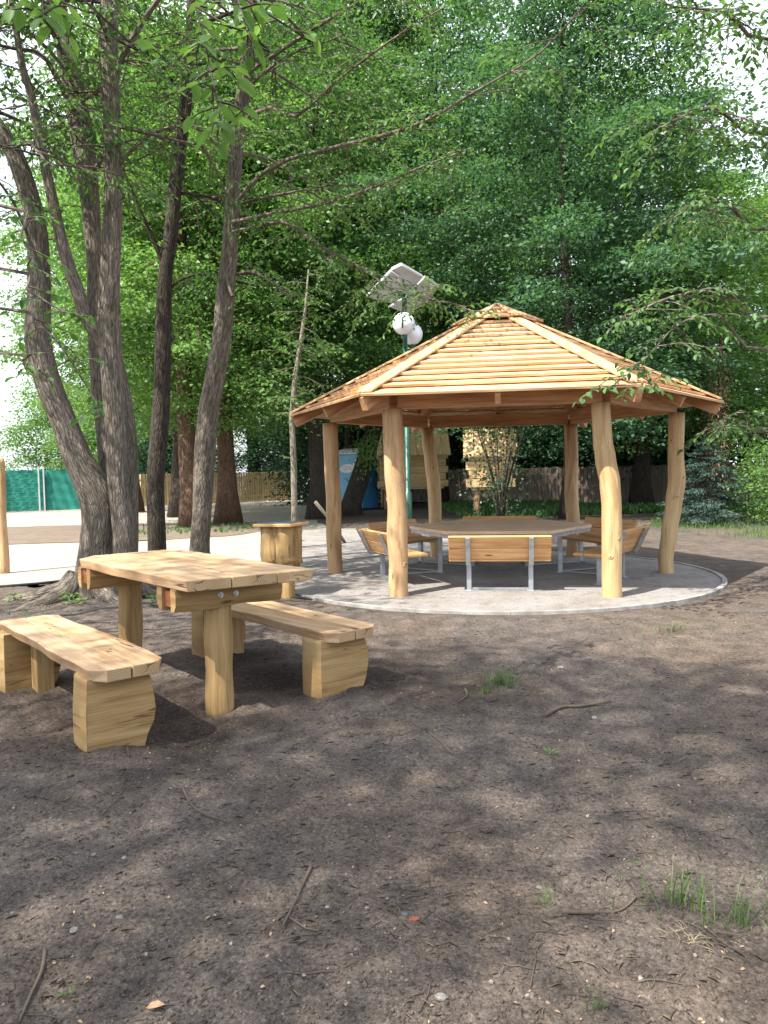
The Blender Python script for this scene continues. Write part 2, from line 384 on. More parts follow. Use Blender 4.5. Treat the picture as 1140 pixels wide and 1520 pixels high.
def tag(o, label, cat, group=None):
    o['label'] = label; o['category'] = cat
    if group: o['group'] = group
    return o
def empty(name, loc, label, cat, group=None, rz=0.0):
    o = bpy.data.objects.new(name, None); COL.objects.link(o); o.empty_display_size = .2
    o.location = loc; o.rotation_euler = (0, 0, rz)
    return tag(o, label, cat, group)
def copy_tree(o, parent=None):
    c = o.copy(); COL.objects.link(c)
    if parent is not None: c.parent = parent
    for ch in list(o.children): copy_tree(ch, c)
    return c

# ------------------------------------------------------------------ noise for the terrain
def vnoise(x, y, seed=0):
    xi = np.floor(x).astype(np.int64); yi = np.floor(y).astype(np.int64); xf = x-xi; yf = y-yi
    u = xf*xf*xf*(xf*(xf*6-15)+10); v = yf*yf*yf*(yf*(yf*6-15)+10)
    def hsh(a, b):
        h = (a*374761393 + b*668265263 + seed*1442695041) & 0xffffffff
        h = ((h ^ (h >> 13))*1274126177) & 0xffffffff
        return ((h ^ (h >> 16)) & 0xffff)/65535.0*2-1
    return (hsh(xi, yi)*(1-u)+hsh(xi+1, yi)*u)*(1-v) + (hsh(xi, yi+1)*(1-u)+hsh(xi+1, yi+1)*u)*v
def inpoly(x, y, poly):
    r = np.zeros(x.shape, bool); n = len(poly)
    for i in range(n):
        x1, y1 = poly[i]; x2, y2 = poly[(i+1) % n]
        c = ((y1 > y) != (y2 > y)) & (x < (x2-x1)*(y-y1)/((y2-y1)+1e-12)+x1); r ^= c
    return r
DC = (1.588, 10.593); PC = (1.49, 10.56); DR = 2.9
SAND = [(-60, 9.9), (-14, 10.0), (-8, 10.05), (-5.2, 10.2), (-4.5, 10.75), (-3.6, 11.0), (-2.9, 10.7), (-2.2, 10.1), (-1.75, 9.6), (-1.3, 9.2), (0.2, 10.2), (0.7, 12.6),
        (1.3, 14.2), (2.6, 15.8), (2.9, 17.6), (2.0, 19.2), (0.2, 19.8), (-1.4, 20.4), (-2.0, 23), (-2.6, 30), (-3.2, 41), (-5, 43.2), (-14, 35.6), (-17, 33.8), (-60, 33)]
ISLAND = [(-40, 16.2), (-12, 16.6), (-8, 17.2), (-5.2, 17.4), (-3.8, 18.2), (-3.2, 19.6), (-3.4, 21.6), (-4.5, 23.4), (-8, 23.8), (-14, 23.2), (-40, 22.5)]
def height(x, y):
    r = np.hypot(x, y)
    near = np.clip((16-r)/8, 0, 1)
    z = .030*vnoise(x*.9, y*.9, 1) + .018*vnoise(x*2.3, y*2.3, 2) + .012*vnoise(x*5.5, y*5.5, 3)
    cl = 1-np.abs(vnoise(x*11, y*11, 4)); z += .007*(cl*cl-.4)*near
    z += (.003*vnoise(x*26, y*26, 5) + .0026*vnoise(x*55, y*55, 6) + .0022*vnoise(x*110, y*110, 7))*np.clip((10-r)/5, 0, 1)
    for mx, my, s, a in ((-.1, 5.25, .32, .055), (-1.75, 4.0, .3, .035), (-.75, 5.9, .35, .03), (-3.4, 8.9, .5, .05), (.2, 4.6, .5, .02), (-1.15, 4.4, .35, -.03)):
        z = z + a*np.exp(-((x-mx)**2+(y-my)**2)/(2*s*s))
    z = z*(.35+.65*near)
    dd = np.hypot(x-PC[0], y-PC[1]); t = np.clip((dd-DR-.02)/.35, 0, 1)
    z = np.where(dd < DR+.03, -.09, z*t + (1-t)*-.004)
    ins = inpoly(x, y, SAND) & (dd > DR)
    z = np.where(ins & (r > 9.5), np.minimum(z, 0)*.2-.03, z)
    return z
def hz(x, y): return float(height(np.array([float(x)]), np.array([float(y)]))[0])

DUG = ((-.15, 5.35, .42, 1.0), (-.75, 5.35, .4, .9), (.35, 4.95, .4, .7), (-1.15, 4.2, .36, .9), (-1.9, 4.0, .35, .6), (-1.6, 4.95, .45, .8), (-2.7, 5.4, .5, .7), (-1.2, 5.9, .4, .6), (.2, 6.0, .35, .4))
def make_ground():
    fan = np.linspace(R(-34), R(34), 640)
    rest = np.linspace(R(34), R(360-34), 62)[1:-1]
    ang = np.concatenate([fan, rest])
    rad = np.concatenate([[.25, .6, 1.0, 1.3], np.geomspace(1.6, 13, 430), np.geomspace(13.3, 900, 70)])
    A, RR = np.meshgrid(ang, rad); X = RR*np.sin(A); Y = RR*np.cos(A); Z = height(X, Y)
    V = np.stack([X, Y, Z], -1).reshape(-1, 3); na, nr = len(ang), len(rad)
    i, j = np.meshgrid(np.arange(nr-1), np.arange(na), indexing='ij'); j2 = (j+1) % na
    F = np.stack([i*na+j, (i+1)*na+j, (i+1)*na+j2, i*na+j2], -1).reshape(-1, 4)[:, ::-1]
    c = len(V); V = np.vstack([V, [[0, 0, 0]]])
    me = bpy.data.meshes.new('ground'); me.vertices.add(len(V)); me.vertices.foreach_set('co', V.ravel())
    tri = np.stack([np.full(na, c), np.arange(na), (np.arange(na)+1) % na], -1)[:, ::-1]
    loops = np.concatenate([F.ravel(), tri.ravel()]); me.loops.add(len(loops)); me.loops.foreach_set('vertex_index', loops.astype(np.int32))
    me.polygons.add(len(F)+len(tri))
    st = np.concatenate([np.arange(len(F))*4, len(F)*4+np.arange(len(tri))*3]); me.polygons.foreach_set('loop_start', st.astype(np.int32))
    me.polygons.foreach_set('use_smooth', np.ones(len(F)+len(tri), bool))
    me.update(calc_edges=True); me.materials.append(M['soil'])
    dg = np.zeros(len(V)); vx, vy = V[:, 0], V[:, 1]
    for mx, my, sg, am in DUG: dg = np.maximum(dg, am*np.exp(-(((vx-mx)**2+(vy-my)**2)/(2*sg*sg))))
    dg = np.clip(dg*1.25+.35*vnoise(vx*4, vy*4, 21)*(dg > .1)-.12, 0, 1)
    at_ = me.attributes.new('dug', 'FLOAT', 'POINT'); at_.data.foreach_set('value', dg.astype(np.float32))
    o = bpy.data.objects.new('ground', me); COL.objects.link(o); o['kind'] = 'structure'
make_ground()

def sheet(name, poly, z, mat, step=.35, jit=.06):
    pts = []
    for i in range(len(poly)):
        a, b = Vector(poly[i]), Vector(poly[(i+1) % len(poly)]); n = max(1, min(40, int((b-a).length/step)))
        for k in range(n):
            p = a.lerp(b, k/n); nn = Vector((-(b-a).y, (b-a).x)).normalized()*random.uniform(-jit, jit) if k else Vector((0, 0))
            pts.append((p.x+nn.x, p.y+nn.y))
    import bmesh
    bm = bmesh.new(); f = bm.faces.new([bm.verts.new((x, y, z)) for x, y in pts]); bmesh.ops.triangulate(bm, faces=[f])
    for q in bm.faces:
        if q.normal.z < 0: q.normal_flip()
    me = bpy.data.meshes.new(name); bm.to_mesh(me); bm.free(); me.materials.append(mat)
    o = bpy.data.objects.new(name, me); COL.objects.link(o); o['kind'] = 'structure'; return o
sheet('sand_path', SAND, -.008, M['sand'])
sheet('tree_bed', ISLAND, .002, M['drysoil'], .5, .15)
GRAV = [(-1.75, 9.62), (-1.3, 9.2), (0.2, 10.2), (0.7, 12.6), (1.3, 14.2), (2.6, 15.8), (2.9, 17.6), (2.0, 19.2), (0.2, 19.8), (-1.2, 20.2), (-2.3, 18.5), (-1.9, 15.2), (-1.7, 13), (-1.9, 11.2)]
sheet('gravel_path', GRAV, -.003, M['gravel'], .3, .1)
# round gravel pad
mb = MB(); rows = []
for rr, z in ((.001, .03), (1.0, .032), (2.0, .03), (2.6, .026), (DR-.002, .022), (DR-.002, -.12)):
    rows.append([(PC[0]+rr*math.cos(2*math.pi*k/120), PC[1]+rr*math.sin(2*math.pi*k/120), z) for k in range(120)])
mb.grid(rows, close=True, sm=False); pad = mb.build('gravel_pad', M['gravel']); pad['kind'] = 'structure'
# flip outward normals are irrelevant for an opaque pad; concrete edging in short curved stones
kerb = empty('kerb_ring', (PC[0], PC[1], 0), 'low ring of grey concrete edging stones around the round gravel pad', 'kerb')
mb = MB()
for k in range(19):
    a0, a1 = 2*math.pi*k/19+.0008, 2*math.pi*(k+1)/19-.0008; zz = .032+random.uniform(-.003, .003)
    for h0, h1 in [(a0+(a1-a0)*q/6, a0+(a1-a0)*(q+1)/6) for q in range(6)]:
        ri, ro = DR+.002, DR+.062
        c0, s0, c1, s1 = math.cos(h0), math.sin(h0), math.cos(h1), math.sin(h1)
        mb.hexa([(ri*c0, ri*s0, -.15), (ro*c0, ro*s0, -.15), (ro*c1, ro*s1, -.15), (ri*c1, ri*s1, -.15), (ri*c0, ri*s0, zz), (ro*c0, ro*s0, zz), (ro*c1, ro*s1, zz), (ri*c1, ri*s1, zz)])
mb.build('edging_stones', M['kerb'], kerb)
# thin black edging strips by the pad and by the sand
mb = MB(); pts = [(-1.95, 9.55), (-1.5, 9.12), (-1.2, 8.95), (-.85, 8.75), (-.4, 8.45), (-.05, 8.2)]
mb.tube([(x, y, max(hz(x, y), 0)+.012) for x, y in pts], [.014]*6, 6); tag(mb.build('edging_strip', M['cable']), 'thin black edging strip running from the wooden bin to the gravel pad', 'edging')
mb = MB(); pts = [(-9, 9.98), (-7, 10.02), (-6, 10.1), (-5.2, 10.2), (-4.75, 10.45), (-4.4, 10.8), (-4.1, 10.92)]
mb.tube([(x, y, .02) for x, y in pts], [.02]*7, 6); tag(mb.build('edging_strip', M['cable']), 'dark edging strip between white sand and soil left of the thick tree', 'edging')

# ------------------------------------------------------------------ gazebo
GROT = -.1484
gz = empty('gazebo', (DC[0], DC[1], .02), 'six sided wooden gazebo with log posts and lapped board roof on the gravel pad', 'gazebo', rz=GROT)
GZ0 = .02
Rp, Zt, Re, Ze, Za = 2.32, 2.16-GZ0, 2.906, 2.255-GZ0, 3.60-GZ0
def pol(r, a, z): return Vector((r*math.cos(a), r*math.sin(a), z))
PA = {'fl': -120, 'fr': -60, 'sl': 180, 'sr': 0, 'bl': 120, 'br': 60}
wob = {  # (height fraction, sideways, radius) of each peeled log
 'fl': [(0,.012,.118),(.12,.004,.112),(.22,.012,.111),(.36,.0,.122),(.5,.006,.113),(.58,-.008,.110),(.66,-.014,.119),(.78,-.02,.112),(1,-.022,.112)],
 'fr': [(0,.065,.108),(.15,.06,.105),(.35,.065,.108),(.5,.06,.105),(.6,.045,.11),(.72,.0,.112),(.82,-.03,.105),(1,-.045,.102)],
 'sl': [(0,.0,.115),(.1,-.005,.105),(.3,-.012,.112),(.5,-.01,.108),(.7,-.03,.106),(1,-.035,.105)],
 'sr': [(0,-.10,.098),(.12,-.11,.098),(.3,-.06,.105),(.45,-.01,.108),(.6,.03,.11),(.75,.015,.1),(1,.02,.102)],
 'bl': [(0,.12,.1),(.2,.11,.105),(.4,.11,.108),(.6,.1,.11),(.75,.06,.105),(.9,.02,.1),(1,.0,.1)],
 'br': [(0,.02,.11),(.25,.03,.108),(.5,.0,.112),(.75,.01,.105),(1,.0,.105)]}
for k, dg in PA.items():
    b = pol(Rp, R(dg), 0); pts = []; rad = []
    ctrl = wob[k]
    for i in range(25):
        t = i/24
        for (t0, x0, r0), (t1, x1, r1) in zip(ctrl, ctrl[1:]):
            if t0 <= t <= t1:
                f = (t-t0)/(t1-t0); f = f*f*(3-2*f); x = x0+(x1-x0)*f; r = r0+(r1-r0)*f; break
        pts.append((b.x+x, b.y+.02*math.sin(t*5+dg), -.1+t*(Zt+.1))); rad.append(r*1.0)
    mb = MB(); mb.tube(pts, rad, 20, jit=.03, seed=dg+400)
    # branch knots
    rg = random.Random(dg+900)
    for q in range(4):
        t = rg.uniform(.08, .92); i = int(t*24); th = rg.uniform(-3.1, 0) if q < 3 else rg.uniform(0, 3)
        c = Vector(pts[i]); d = Vector((math.cos(th), math.sin(th), rg.uniform(-.15, .15))).normalized(); r0 = rg.uniform(.012, .022)
        mb.tube([c+d*rad[i]*.7, c+d*(rad[i]*.97), c+d*(rad[i]+.002), c+d*(rad[i]+.004)], [r0*2.4, r0*1.9, r0*1.3, r0*1.05], 11, jit=.08, seed=q)
        mb.tube([c+d*(rad[i]), c+d*(rad[i]+.0045), c+d*(rad[i]+.0055)], [r0*.8, r0*.75, r0*.4], 9, mi=1, jit=.1, seed=q)
    o = mb.build('post', [M['postp'] if k in ('fr', 'sr', 'bl') else M['post'], M['knot']], gz)
    if k == 'fr': o['label'] = 'pale yellow peeled log post with a bend'
for i in range(6):
    a0, a1 = R(60*i), R(60*i+60)
    p0, p1 = pol(Rp, a0, Zt+.095), pol(Rp, a1, Zt+.095)
    mb = MB(); d = (p1-p0).normalized(); mb.bar(p0+d*.045, p1-d*.045, .1, .19); mb.build('ring_beam', M['beam'], gz, .006)
slope = math.atan2(Za-Ze, Re)
for i in range(6):
    a = R(60*i); mb = MB(); off = .085
    e0 = pol(Re-.035, a, Ze+.035/Re*(Za-Ze)-off); e1 = pol(.05, a, Za-off-.03); mb.bar(e0, e1, .085, .15); mb.build('hip_rafter', M['beam'], gz, .004)
    am = R(60*i+30); ap = Re*math.cos(R(30)); mb = MB(); off = .073
    mb.bar(pol(ap-.04, am, Ze+.04/ap*(Za-Ze)-off), pol(.16, am, Za-off-.16/ap*(Za-Ze)), .06, .13); mb.build('rafter', M['beam'], gz, .004)
NB = 14
def rp(a, t, lift): return pol(Re*(1-t), a, Ze+t*(Za-Ze)+lift)
for i in range(6):
    a0, a1 = R(60*i), R(60*i+60); mb = MB(); t_end = .86
    for k in range(NB):
        t0 = k*t_end/NB; t1 = (k+1)*t_end/NB+.012; th = .024
        th = .03; l0, l1 = (.059+random.uniform(-.005, .005), .012)
        if k == 0: t0 = -.012
        e = .018*random.random()
        def q(a, b, t, lift):
            u, v = rp(a0, t, lift), rp(a1, t, lift); f = .004+.01*random.random(); return u.lerp(v, f), v.lerp(u, f)
        A, B = q(a0, a1, t0, l0-th); C, D = q(a0, a1, t1, l1-th)
        up = (B-A).cross(C-A).normalized()*th
        P = [A, B, D, C, A+up, B+up, D+up, C+up]
        # boards are butted somewhere along the long lower rows
        if k < 0:
            f = random.uniform(.3, .7); g = .0015
            m0, m1 = A.lerp(B, f-g), A.lerp(B, f+g); n0, n1 = C.lerp(D, f-g), C.lerp(D, f+g)
            mb.hexa([A, m0, n0, C, A+up, m0+up, n0+up, C+up], 0, 0); mb.hexa([m1, B, D, n1, m1+up, B+up, D+up, n1+up], 0, 0)
        else: mb.hexa(P, 0, 0)
    mb.build('roof_face', M['roof'], gz, .003, 1)
    # hip boards: one on each side of every hip
for i in range(6):
    for sgn in (-1, 1):
        a = R(60*i); an = R(60*i+60*sgn); mb = MB()
        def hp(t, acr, lift):
            base = rp(a, t, 0); nxt = rp(an, t, 0); d = (nxt-base).normalized(); return base + d*acr + Vector((0, 0, lift))
        t0, t1 = -.005, .845; W = .125
        P = [hp(t0, -.002, .064), hp(t1, -.002, .064), hp(t1, W, .064), hp(t0, W, .064)]
        if sgn < 0: P = [P[3], P[2], P[1], P[0]]
        mb.hexa(P+[p+Vector((0, 0, .026)) for p in P], 0, 0); mb.build('hip_board', M['beam'] if False else M['roof'], gz, .003, 1)
# raised cap
for i in range(6):
    a0, a1 = R(60*i), R(60*i+60); mb = MB()
    for k, (t0, t1) in enumerate(((.80, .875), (.868, .93), (.925, .99))):
        A, B, C, D = rp(a0, t0, .098), rp(a1, t0, .098), rp(a0, t1, .066), rp(a1, t1, .066); up = Vector((0, 0, .024))
        mb.hexa([A, B, D, C, A+up, B+up, D+up, C+up], 0, 0)
    mb.build('cap_board', M['roof'], gz, .003, 1)
    for sgn in (-1, 1):
        a = R(60*i); an = R(60*i+60*sgn); mb = MB()
        def hq(t, acr, lift):
            base = rp(a, t, 0); nxt = rp(an, t, 0); d = (nxt-base).normalized(); return base + d*acr + Vector((0, 0, lift))
        P = [hq(.785, -.002, .124), hq(.992, -.002, .104), hq(.992, .02, .104), hq(.785, .12, .124)]
        if sgn < 0: P = [P[3], P[2], P[1], P[0]]
        mb.hexa(P+[p+Vector((0, 0, .026)) for p in P], 0, 0); mb.build('cap_hip_board', M['roof'], gz, .003, 1)

# table under the gazebo
PADZ = .03
gt = empty('hexagonal_table', (DC[0], DC[1], PADZ), 'large six sided wooden table on grey steel legs under the gazebo', 'table', rz=GROT)
mb = MB(); RT = 1.28; tz = .69-PADZ
apo = RT*math.cos(R(30)); npl = 15; wpl = 2*apo/npl
for k in range(npl):
    y0 = -apo+k*wpl+.002; y1 = y0+wpl-.004
    hw = lambda y: RT-abs(y)/math.tan(R(60))
    mb.hexa([(-hw(y0), y0, tz-.04), (hw(y0), y0, tz-.04), (hw(y1), y1, tz-.04), (-hw(y1), y1, tz-.04), (-hw(y0), y0, tz), (hw(y0), y0, tz), (hw(y1), y1, tz), (-hw(y1), y1, tz)], 0, 0)
mb.build('tabletop', M['table'], gt, .003, 1)
mb = MB()
for i in range(6):
    mb.bar(pol(RT-.07, R(60*i), tz-.068), pol(RT-.07, R(60*i+60), tz-.068), .03, .052)
for i in range(3): mb.bar(pol(RT-.09, R(60*i), tz-.066), pol(RT-.09, R(60*i+180), tz-.066), .05, .05)
mb.build('frame', M['steel'], gt)
for dg in (180, 0, 60, 120):
    mb = MB(); p = pol(.82, R(dg), 0); mb.bar(p, p+Vector((0, 0, tz-.092)), .06, .06, (math.cos(R(dg)), math.sin(R(dg)), 0)); mb.box(p+Vector((0, 0, .004)), (.12, .12, .008)); mb.build('leg', M['steel'], gt, .004)
def benchfoot(side, x):
    am = R(60*side+30); c = pol(1.60, am, 0); return c + Vector((-math.sin(am), math.cos(am), 0))*x
for dg, sides in ((180, (2, 3)), (0, (5, 0)), (60, (0, 1)), (120, (1, 2))):
    for sd in sides:
        am = 60*sd+30; x = .36 if ((dg-am+540) % 360-180) > 0 else -.36
        mb = MB(); a = pol(.82, R(dg), .022); b = benchfoot(sd, x)+Vector((0, 0, .022)); d = (b-a).normalized(); mb.bar(a+d*.04, b-d*.05, .04, .012); mb.build('floor_bar', M['steel'], gt)
# benches
def make_gbench(label):
    r = empty('backrest_bench', (0, 0, 0), label, 'bench', 'benches around the hexagonal table')
    for i, (y) in enumerate((-.24, -.105, .03)):
        mb = MB(); mb.box((0, y+.06, .408-PADZ), (1.17, .128, .036)); mb.build('seat_board', M['bench'], r, .006)
    up = Vector((0, .17, .345)).normalized(); nin = Vector((0, -up.z, up.y))
    b0 = Vector((0, .165, .365-PADZ))
    for k in range(2):
        c = b0 + up*(.115+k*.158) + nin*.042
        mb = MB(); mb.box(c, (1.17, .036, .152), Matrix.Rotation(-math.atan2(up.y, up.z), 3, 'X')); mb.build('back_board', M['bench'], r, .006)
    for s in (-1, 1):
        mb = MB(); x = .36*s
        mb.bar((x, 0, 0), (x, 0, .365-PADZ), .055, .06, (0, 1, 0)); mb.box((x, 0, .004), (.1, .12, .008)); mb.build('leg', M['steel'], r, .003)
        mb = MB(); mb.bar((x, -.23, .372-PADZ), (x, .19, .372-PADZ), .055, .03)
        mb.bar(b0+Vector((x, .005, -.01)), b0+Vector((x, 0, 0))+up*.355, .055, .035, (0, 1, 0)); mb.build('side_frame', M['steel'], r, .003)
        for zc in (.1, .26):
            mb = MB(); c = b0+Vector((x, 0, 0))+up*zc; mb.tube([c+nin*.062, c+nin*.066], [.012, .01], 8); mb.build('bolt_head', M['bolt'], r)
    mb = MB(); mb.box((0, .0, .02), (.66, .012, .03)); mb.build('cross_bar', M['steel'], r)
    return r
blab = ['bench behind the pale bent right post, right of the hexagonal table', 'bench at the far right behind the hexagonal table, seen past the bent post',
        'bench behind the hexagonal table with only its top board showing', 'bench at the far left of the hexagonal table, back to the sapling',
        'bench by the knotty front left gazebo post, slanted side frames showing', 'bench in front of the hexagonal table with its back boards towards the viewer']
# side i is centred at 60*i+30 (local): 0 right-back, 1 back, 2 left-back, 3 left-front, 4 front, 5 right-front
order = {0: blab[1], 1: blab[2], 2: blab[3], 3: blab[4], 4: blab[5], 5: blab[0]}
gb = make_gbench(order[0])
for sd in range(6):
    b = gb if sd == 0 else copy_tree(gb)
    am = R(60*sd+30)+GROT; b.location = (DC[0]+1.6*math.cos(am), DC[1]+1.6*math.sin(am), PADZ); b.rotation_euler = (0, 0, am-math.pi/2); b['label'] = order[sd]

# ------------------------------------------------------------------ picnic set
AX = R(130.2)
pt = empty('picnic_table', (-1.52, 5.35, 0), 'heavy oak slab picnic table on two round log legs in the bare soil', 'table', rz=AX)
TZ, TT = .85, .068
def wavy(x0, x1, y, n, amp, seed, rev=False):
    rg = random.Random(seed); ph = [rg.random()*6.28 for _ in range(3)]
    P = [(x0+(x1-x0)*k/n, y+amp*(math.sin(3.1*k/n*2+ph[0])+.5*math.sin(7.7*k/n*2+ph[1])+.25*math.sin(17*k/n*2+ph[2]))) for k in range(n+1)]
    return P[::-1] if rev else P
def slab(mb, y0, y1, xa, xb, z0, z1, live=0, seed=1, amp=.008, cham=(0, 0, 0, 0), under=.0):
    """one thick plank between y0<y1; live edges on the low side (1), high side (2)"""
    c = cham
    lo = wavy(xa(y0)+c[0], xb(y0)-c[1], y0, 16, amp if live & 1 else .0008, seed)
    hi = wavy(xa(y1)+c[2], xb(y1)-c[3], y1, 16, amp if live & 2 else .0008, seed+5, True)
    out = lo + ([(xb(y0), y0+c[1])] if c[1] else []) + ([(xb(y1), y1-c[3])] if c[3] else []) + hi + ([(xa(y1), y1-c[2])] if c[2] else []) + ([(xa(y0), y0+c[0])] if c[0] else [])
    b0 = len(mb.v); mb.prism(out, z0, z1, end=True)
    if under:      # bark side: pull the lower loop of the live edge inwards
        n = len(out)
        for i in range(n):
            v = mb.v[b0+i]
            if live & 1 and v.y < y0+.03: v.y += under
            if live & 2 and v.y > y1-.03: v.y -= under
xa = lambda y: -1.045+.16*(y+.0)*.9 if True else 0
xb = lambda y: .90
edges = [(-.47, -.222, 1), (-.216, .068, 0), (.074, .36, 2)]
for k, (y0, y1, lv) in enumerate(edges):
    mb = MB(); slab(mb, y0, y1, xa, xb, TZ-TT, TZ, lv, 20+k, .008, (0, .10, 0, 0) if k == 0 else ((0, 0, 0, .16) if k == 2 else (0, 0, 0, 0)), .05 if k == 0 else .012)
    mb.build('top_plank', [M['oak'], M['oakend']], pt, .006)
for x in (-.71, .71):
    mb = MB(); rg = random.Random(int(x*100)); rows = []
    for i in range(11):
        t = i/10; z = -.1+t*(TZ-TT-.1+.1-.0)
        rows.append((x+.006*math.sin(t*4+x), .004*math.cos(t*5), z))
    mb.tube(rows, [.088+.004*math.sin(i*1.3+x) for i in range(11)], 18, jit=.025, seed=3); mb.build('leg', M['oaklog'], pt)
    for s in (-1, 1):
        mb = MB(); n = 9; rws = []
        for k in range(n+1):
            y = -.40+.74*k/n+ .0; e = .012 if k in (0, n) else 0
            xo = x+s*.092; wv = .006*math.sin(k*1.1+x*3)
            prof = [(-.032*s, 0), (.034*s, 0), (.04*s, -.05), (.036*s, -.1), (.012*s, -.142+wv), (-.03*s, -.15+wv)]
            rws.append([(xo+px, y, TZ-TT-.002+pz) for px, pz in (prof if s > 0 else prof[::-1])])
        mb.grid(rws, close=True, sm=False)
        b = len(mb.v)
        for rw, rev in ((rws[0], True), (rws[-1], False)):
            bb = len(mb.v); mb.v.extend(Vector(p) for p in rw); idx = list(range(bb, bb+6)); ids = idx[::-1] if not rev else idx
            mb.face(ids, [(mb.v[i].x*.3, mb.v[i].z) for i in ids])
        mb.build('cross_beam', M['oaklog'], pt, .004)
    mb = MB(); mb.box((x, -.03, TZ-TT-.07), (.118, .70, .1)); o = mb.build('heart_block', M['redwood'], pt); o['label'] = 'dark red brown block between the paired beams'
    if x < 0:
        for y in (-.06, .045):
            mb = MB(); c = Vector((x-.134, y, TZ-TT-.065)); mb.tube([c+Vector((.012, 0, 0)), c, c-Vector((.004, 0, 0))], [.02, .02, .018], 14); mb.tube([c-Vector((.003, 0, 0)), c-Vector((.014, 0, 0))], [.012, .011], 6); mb.build('bolt_head', M['bolt'], pt)
def log_support(mb, x, h, seed, thick=.11):
    """short squared log with one waney, rounded side; the grain runs across the bench"""
    rg = random.Random(seed); e = lambda: rg.uniform(-.008, .008)
    prof = [(.205, -.08), (-.12+e(), -.08), (-.155+e(), .02), (-.185+e(), .10), (-.203, .17+e()), (-.203+e(), .25), (-.188, .32), (-.165+e(), h), (.195+e(), h), (.207, .2+e())]
    rows = []
    for dx, sc in ((-thick, .93), (-thick+.035, .985), (-thick*.2, 1.0), (thick*.3, 1.0), (thick-.04, .985), (thick, .90)):
        rows.append([(x+dx+.006*math.sin(z*14+seed), (y-.02)*(sc if y < 0 else 1-(1-sc)*.9)+.055, z) for y, z in prof])
    mb.grid(rows, close=True, sm=False)
    n = len(prof)
    for rw, rev in ((rows[0], True), (rows[-1], False)):
        bb = len(mb.v); mb.v.extend(Vector(p) for p in rw); ids = list(range(bb, bb+n)); ids = ids[::-1] if rev else ids
        mb.face(ids, [(mb.v[i].y+seed, mb.v[i].z) for i in ids])
def picnic_bench(loc, label, seed, live, flip):
    r = empty('plank_bench', loc, label, 'bench', 'log benches of the picnic table', rz=AX+(math.pi if flip else 0))
    L = .98; H = .44; T = .068
    f0 = lambda y: -L; f1 = lambda y: L
    ch = .07
    mb = MB(); slab(mb, -.215, -.004, f0, f1, H-T, H, 1, seed, .010, (ch, ch, 0, 0), .03); mb.build('seat_plank', [M['oak'], M['oakend']], r, .006)
    mb = MB(); slab(mb, .004, .205, f0, f1, H-T, H, 2, seed+3, .010, (0, 0, ch if live else .015, .03), .025); mb.build('seat_plank', [M['oak'], M['oakend']], r, .006)
    for s in (-1, 1):
        mb = MB(); x = s*.80
        log_support(mb, x, H-T+.014, seed+s)
        mb.build('log_support', M['oaklog'], r, .024, 4)
        mb = MB(); mb.box((s*.62, 0, (H-T)/2-.03), (.12, .12, H-T+.05), uvax=2); mb.build('brace', M['oaklog'], r, .008)
    return r
picnic_bench((-2.0, 4.82, 0), 'oak plank bench on log blocks left of the picnic table, cut by the left edge', 41, 1, False)
picnic_bench((-.83, 5.65, 0), 'oak plank bench on log blocks right of the picnic table, towards the gazebo', 52, 1, False)

# litter bin clad in half logs
bn = empty('wooden_bin', (-1.21, 9.0, 0), 'litter bin clad in upright half logs with a flat lid beside the gravel pad', 'bin', rz=R(-20))
lx = .165
mb = MB(); mb.box((0, 0, .63), (.31, .31, .42)); mb.build('bin_box', M['oaklog'], bn)
rg = random.Random(5)
for face in range(4):
    ca, sa = round(math.cos(face*math.pi/2)), round(math.sin(face*math.pi/2))
    for k, xo in enumerate((-.10, .092)):
        mb = MB(); pts = []; rad = []; long_ = (face == 3 and k == 1) or (face == 1 and k == 0)
        zb = -.08 if long_ else .40; n = 9
        for i in range(n):
            t = i/(n-1); z = zb+(.845-zb)*t; lo = Vector((xo+.012*math.sin(t*5+k*2+face)+(.0 if z > .45 else .02), -lx+.06, z))
            pts.append((lo.x*ca-lo.y*sa, lo.x*sa+lo.y*ca, z)); rad.append((.102 if z > .45 or not long_ else .075)+.008*math.sin(t*5+k*2+face))
        mb.tube(pts, rad, 14, jit=.03, seed=face*3+k); mb.build('half_log', M['oaklog'], bn)
mb = MB(); mb.box((0, 0, .862), (.49, .49, .032)); mb.build('lid', M['bench'], bn, .006)
mb = MB(); mb.box((.01, .01, .883), (.40, .40, .008)); mb.build('lid_plate', M['plate'], bn, .002)

# round post at the left edge
mb = MB(); p = Vector((-5.93, 11.9, 0))
mb.tube([p+Vector((.01*math.sin(i), 0, -.1+i*.2)) for i in range(10)]+[p+Vector((0, 0, 1.775))], [.075]*10+[.066], 14, jit=.02); tag(mb.build('wooden_post', M['post'], org=None), 'single peeled round wooden post standing in white sand at the left edge', 'post')

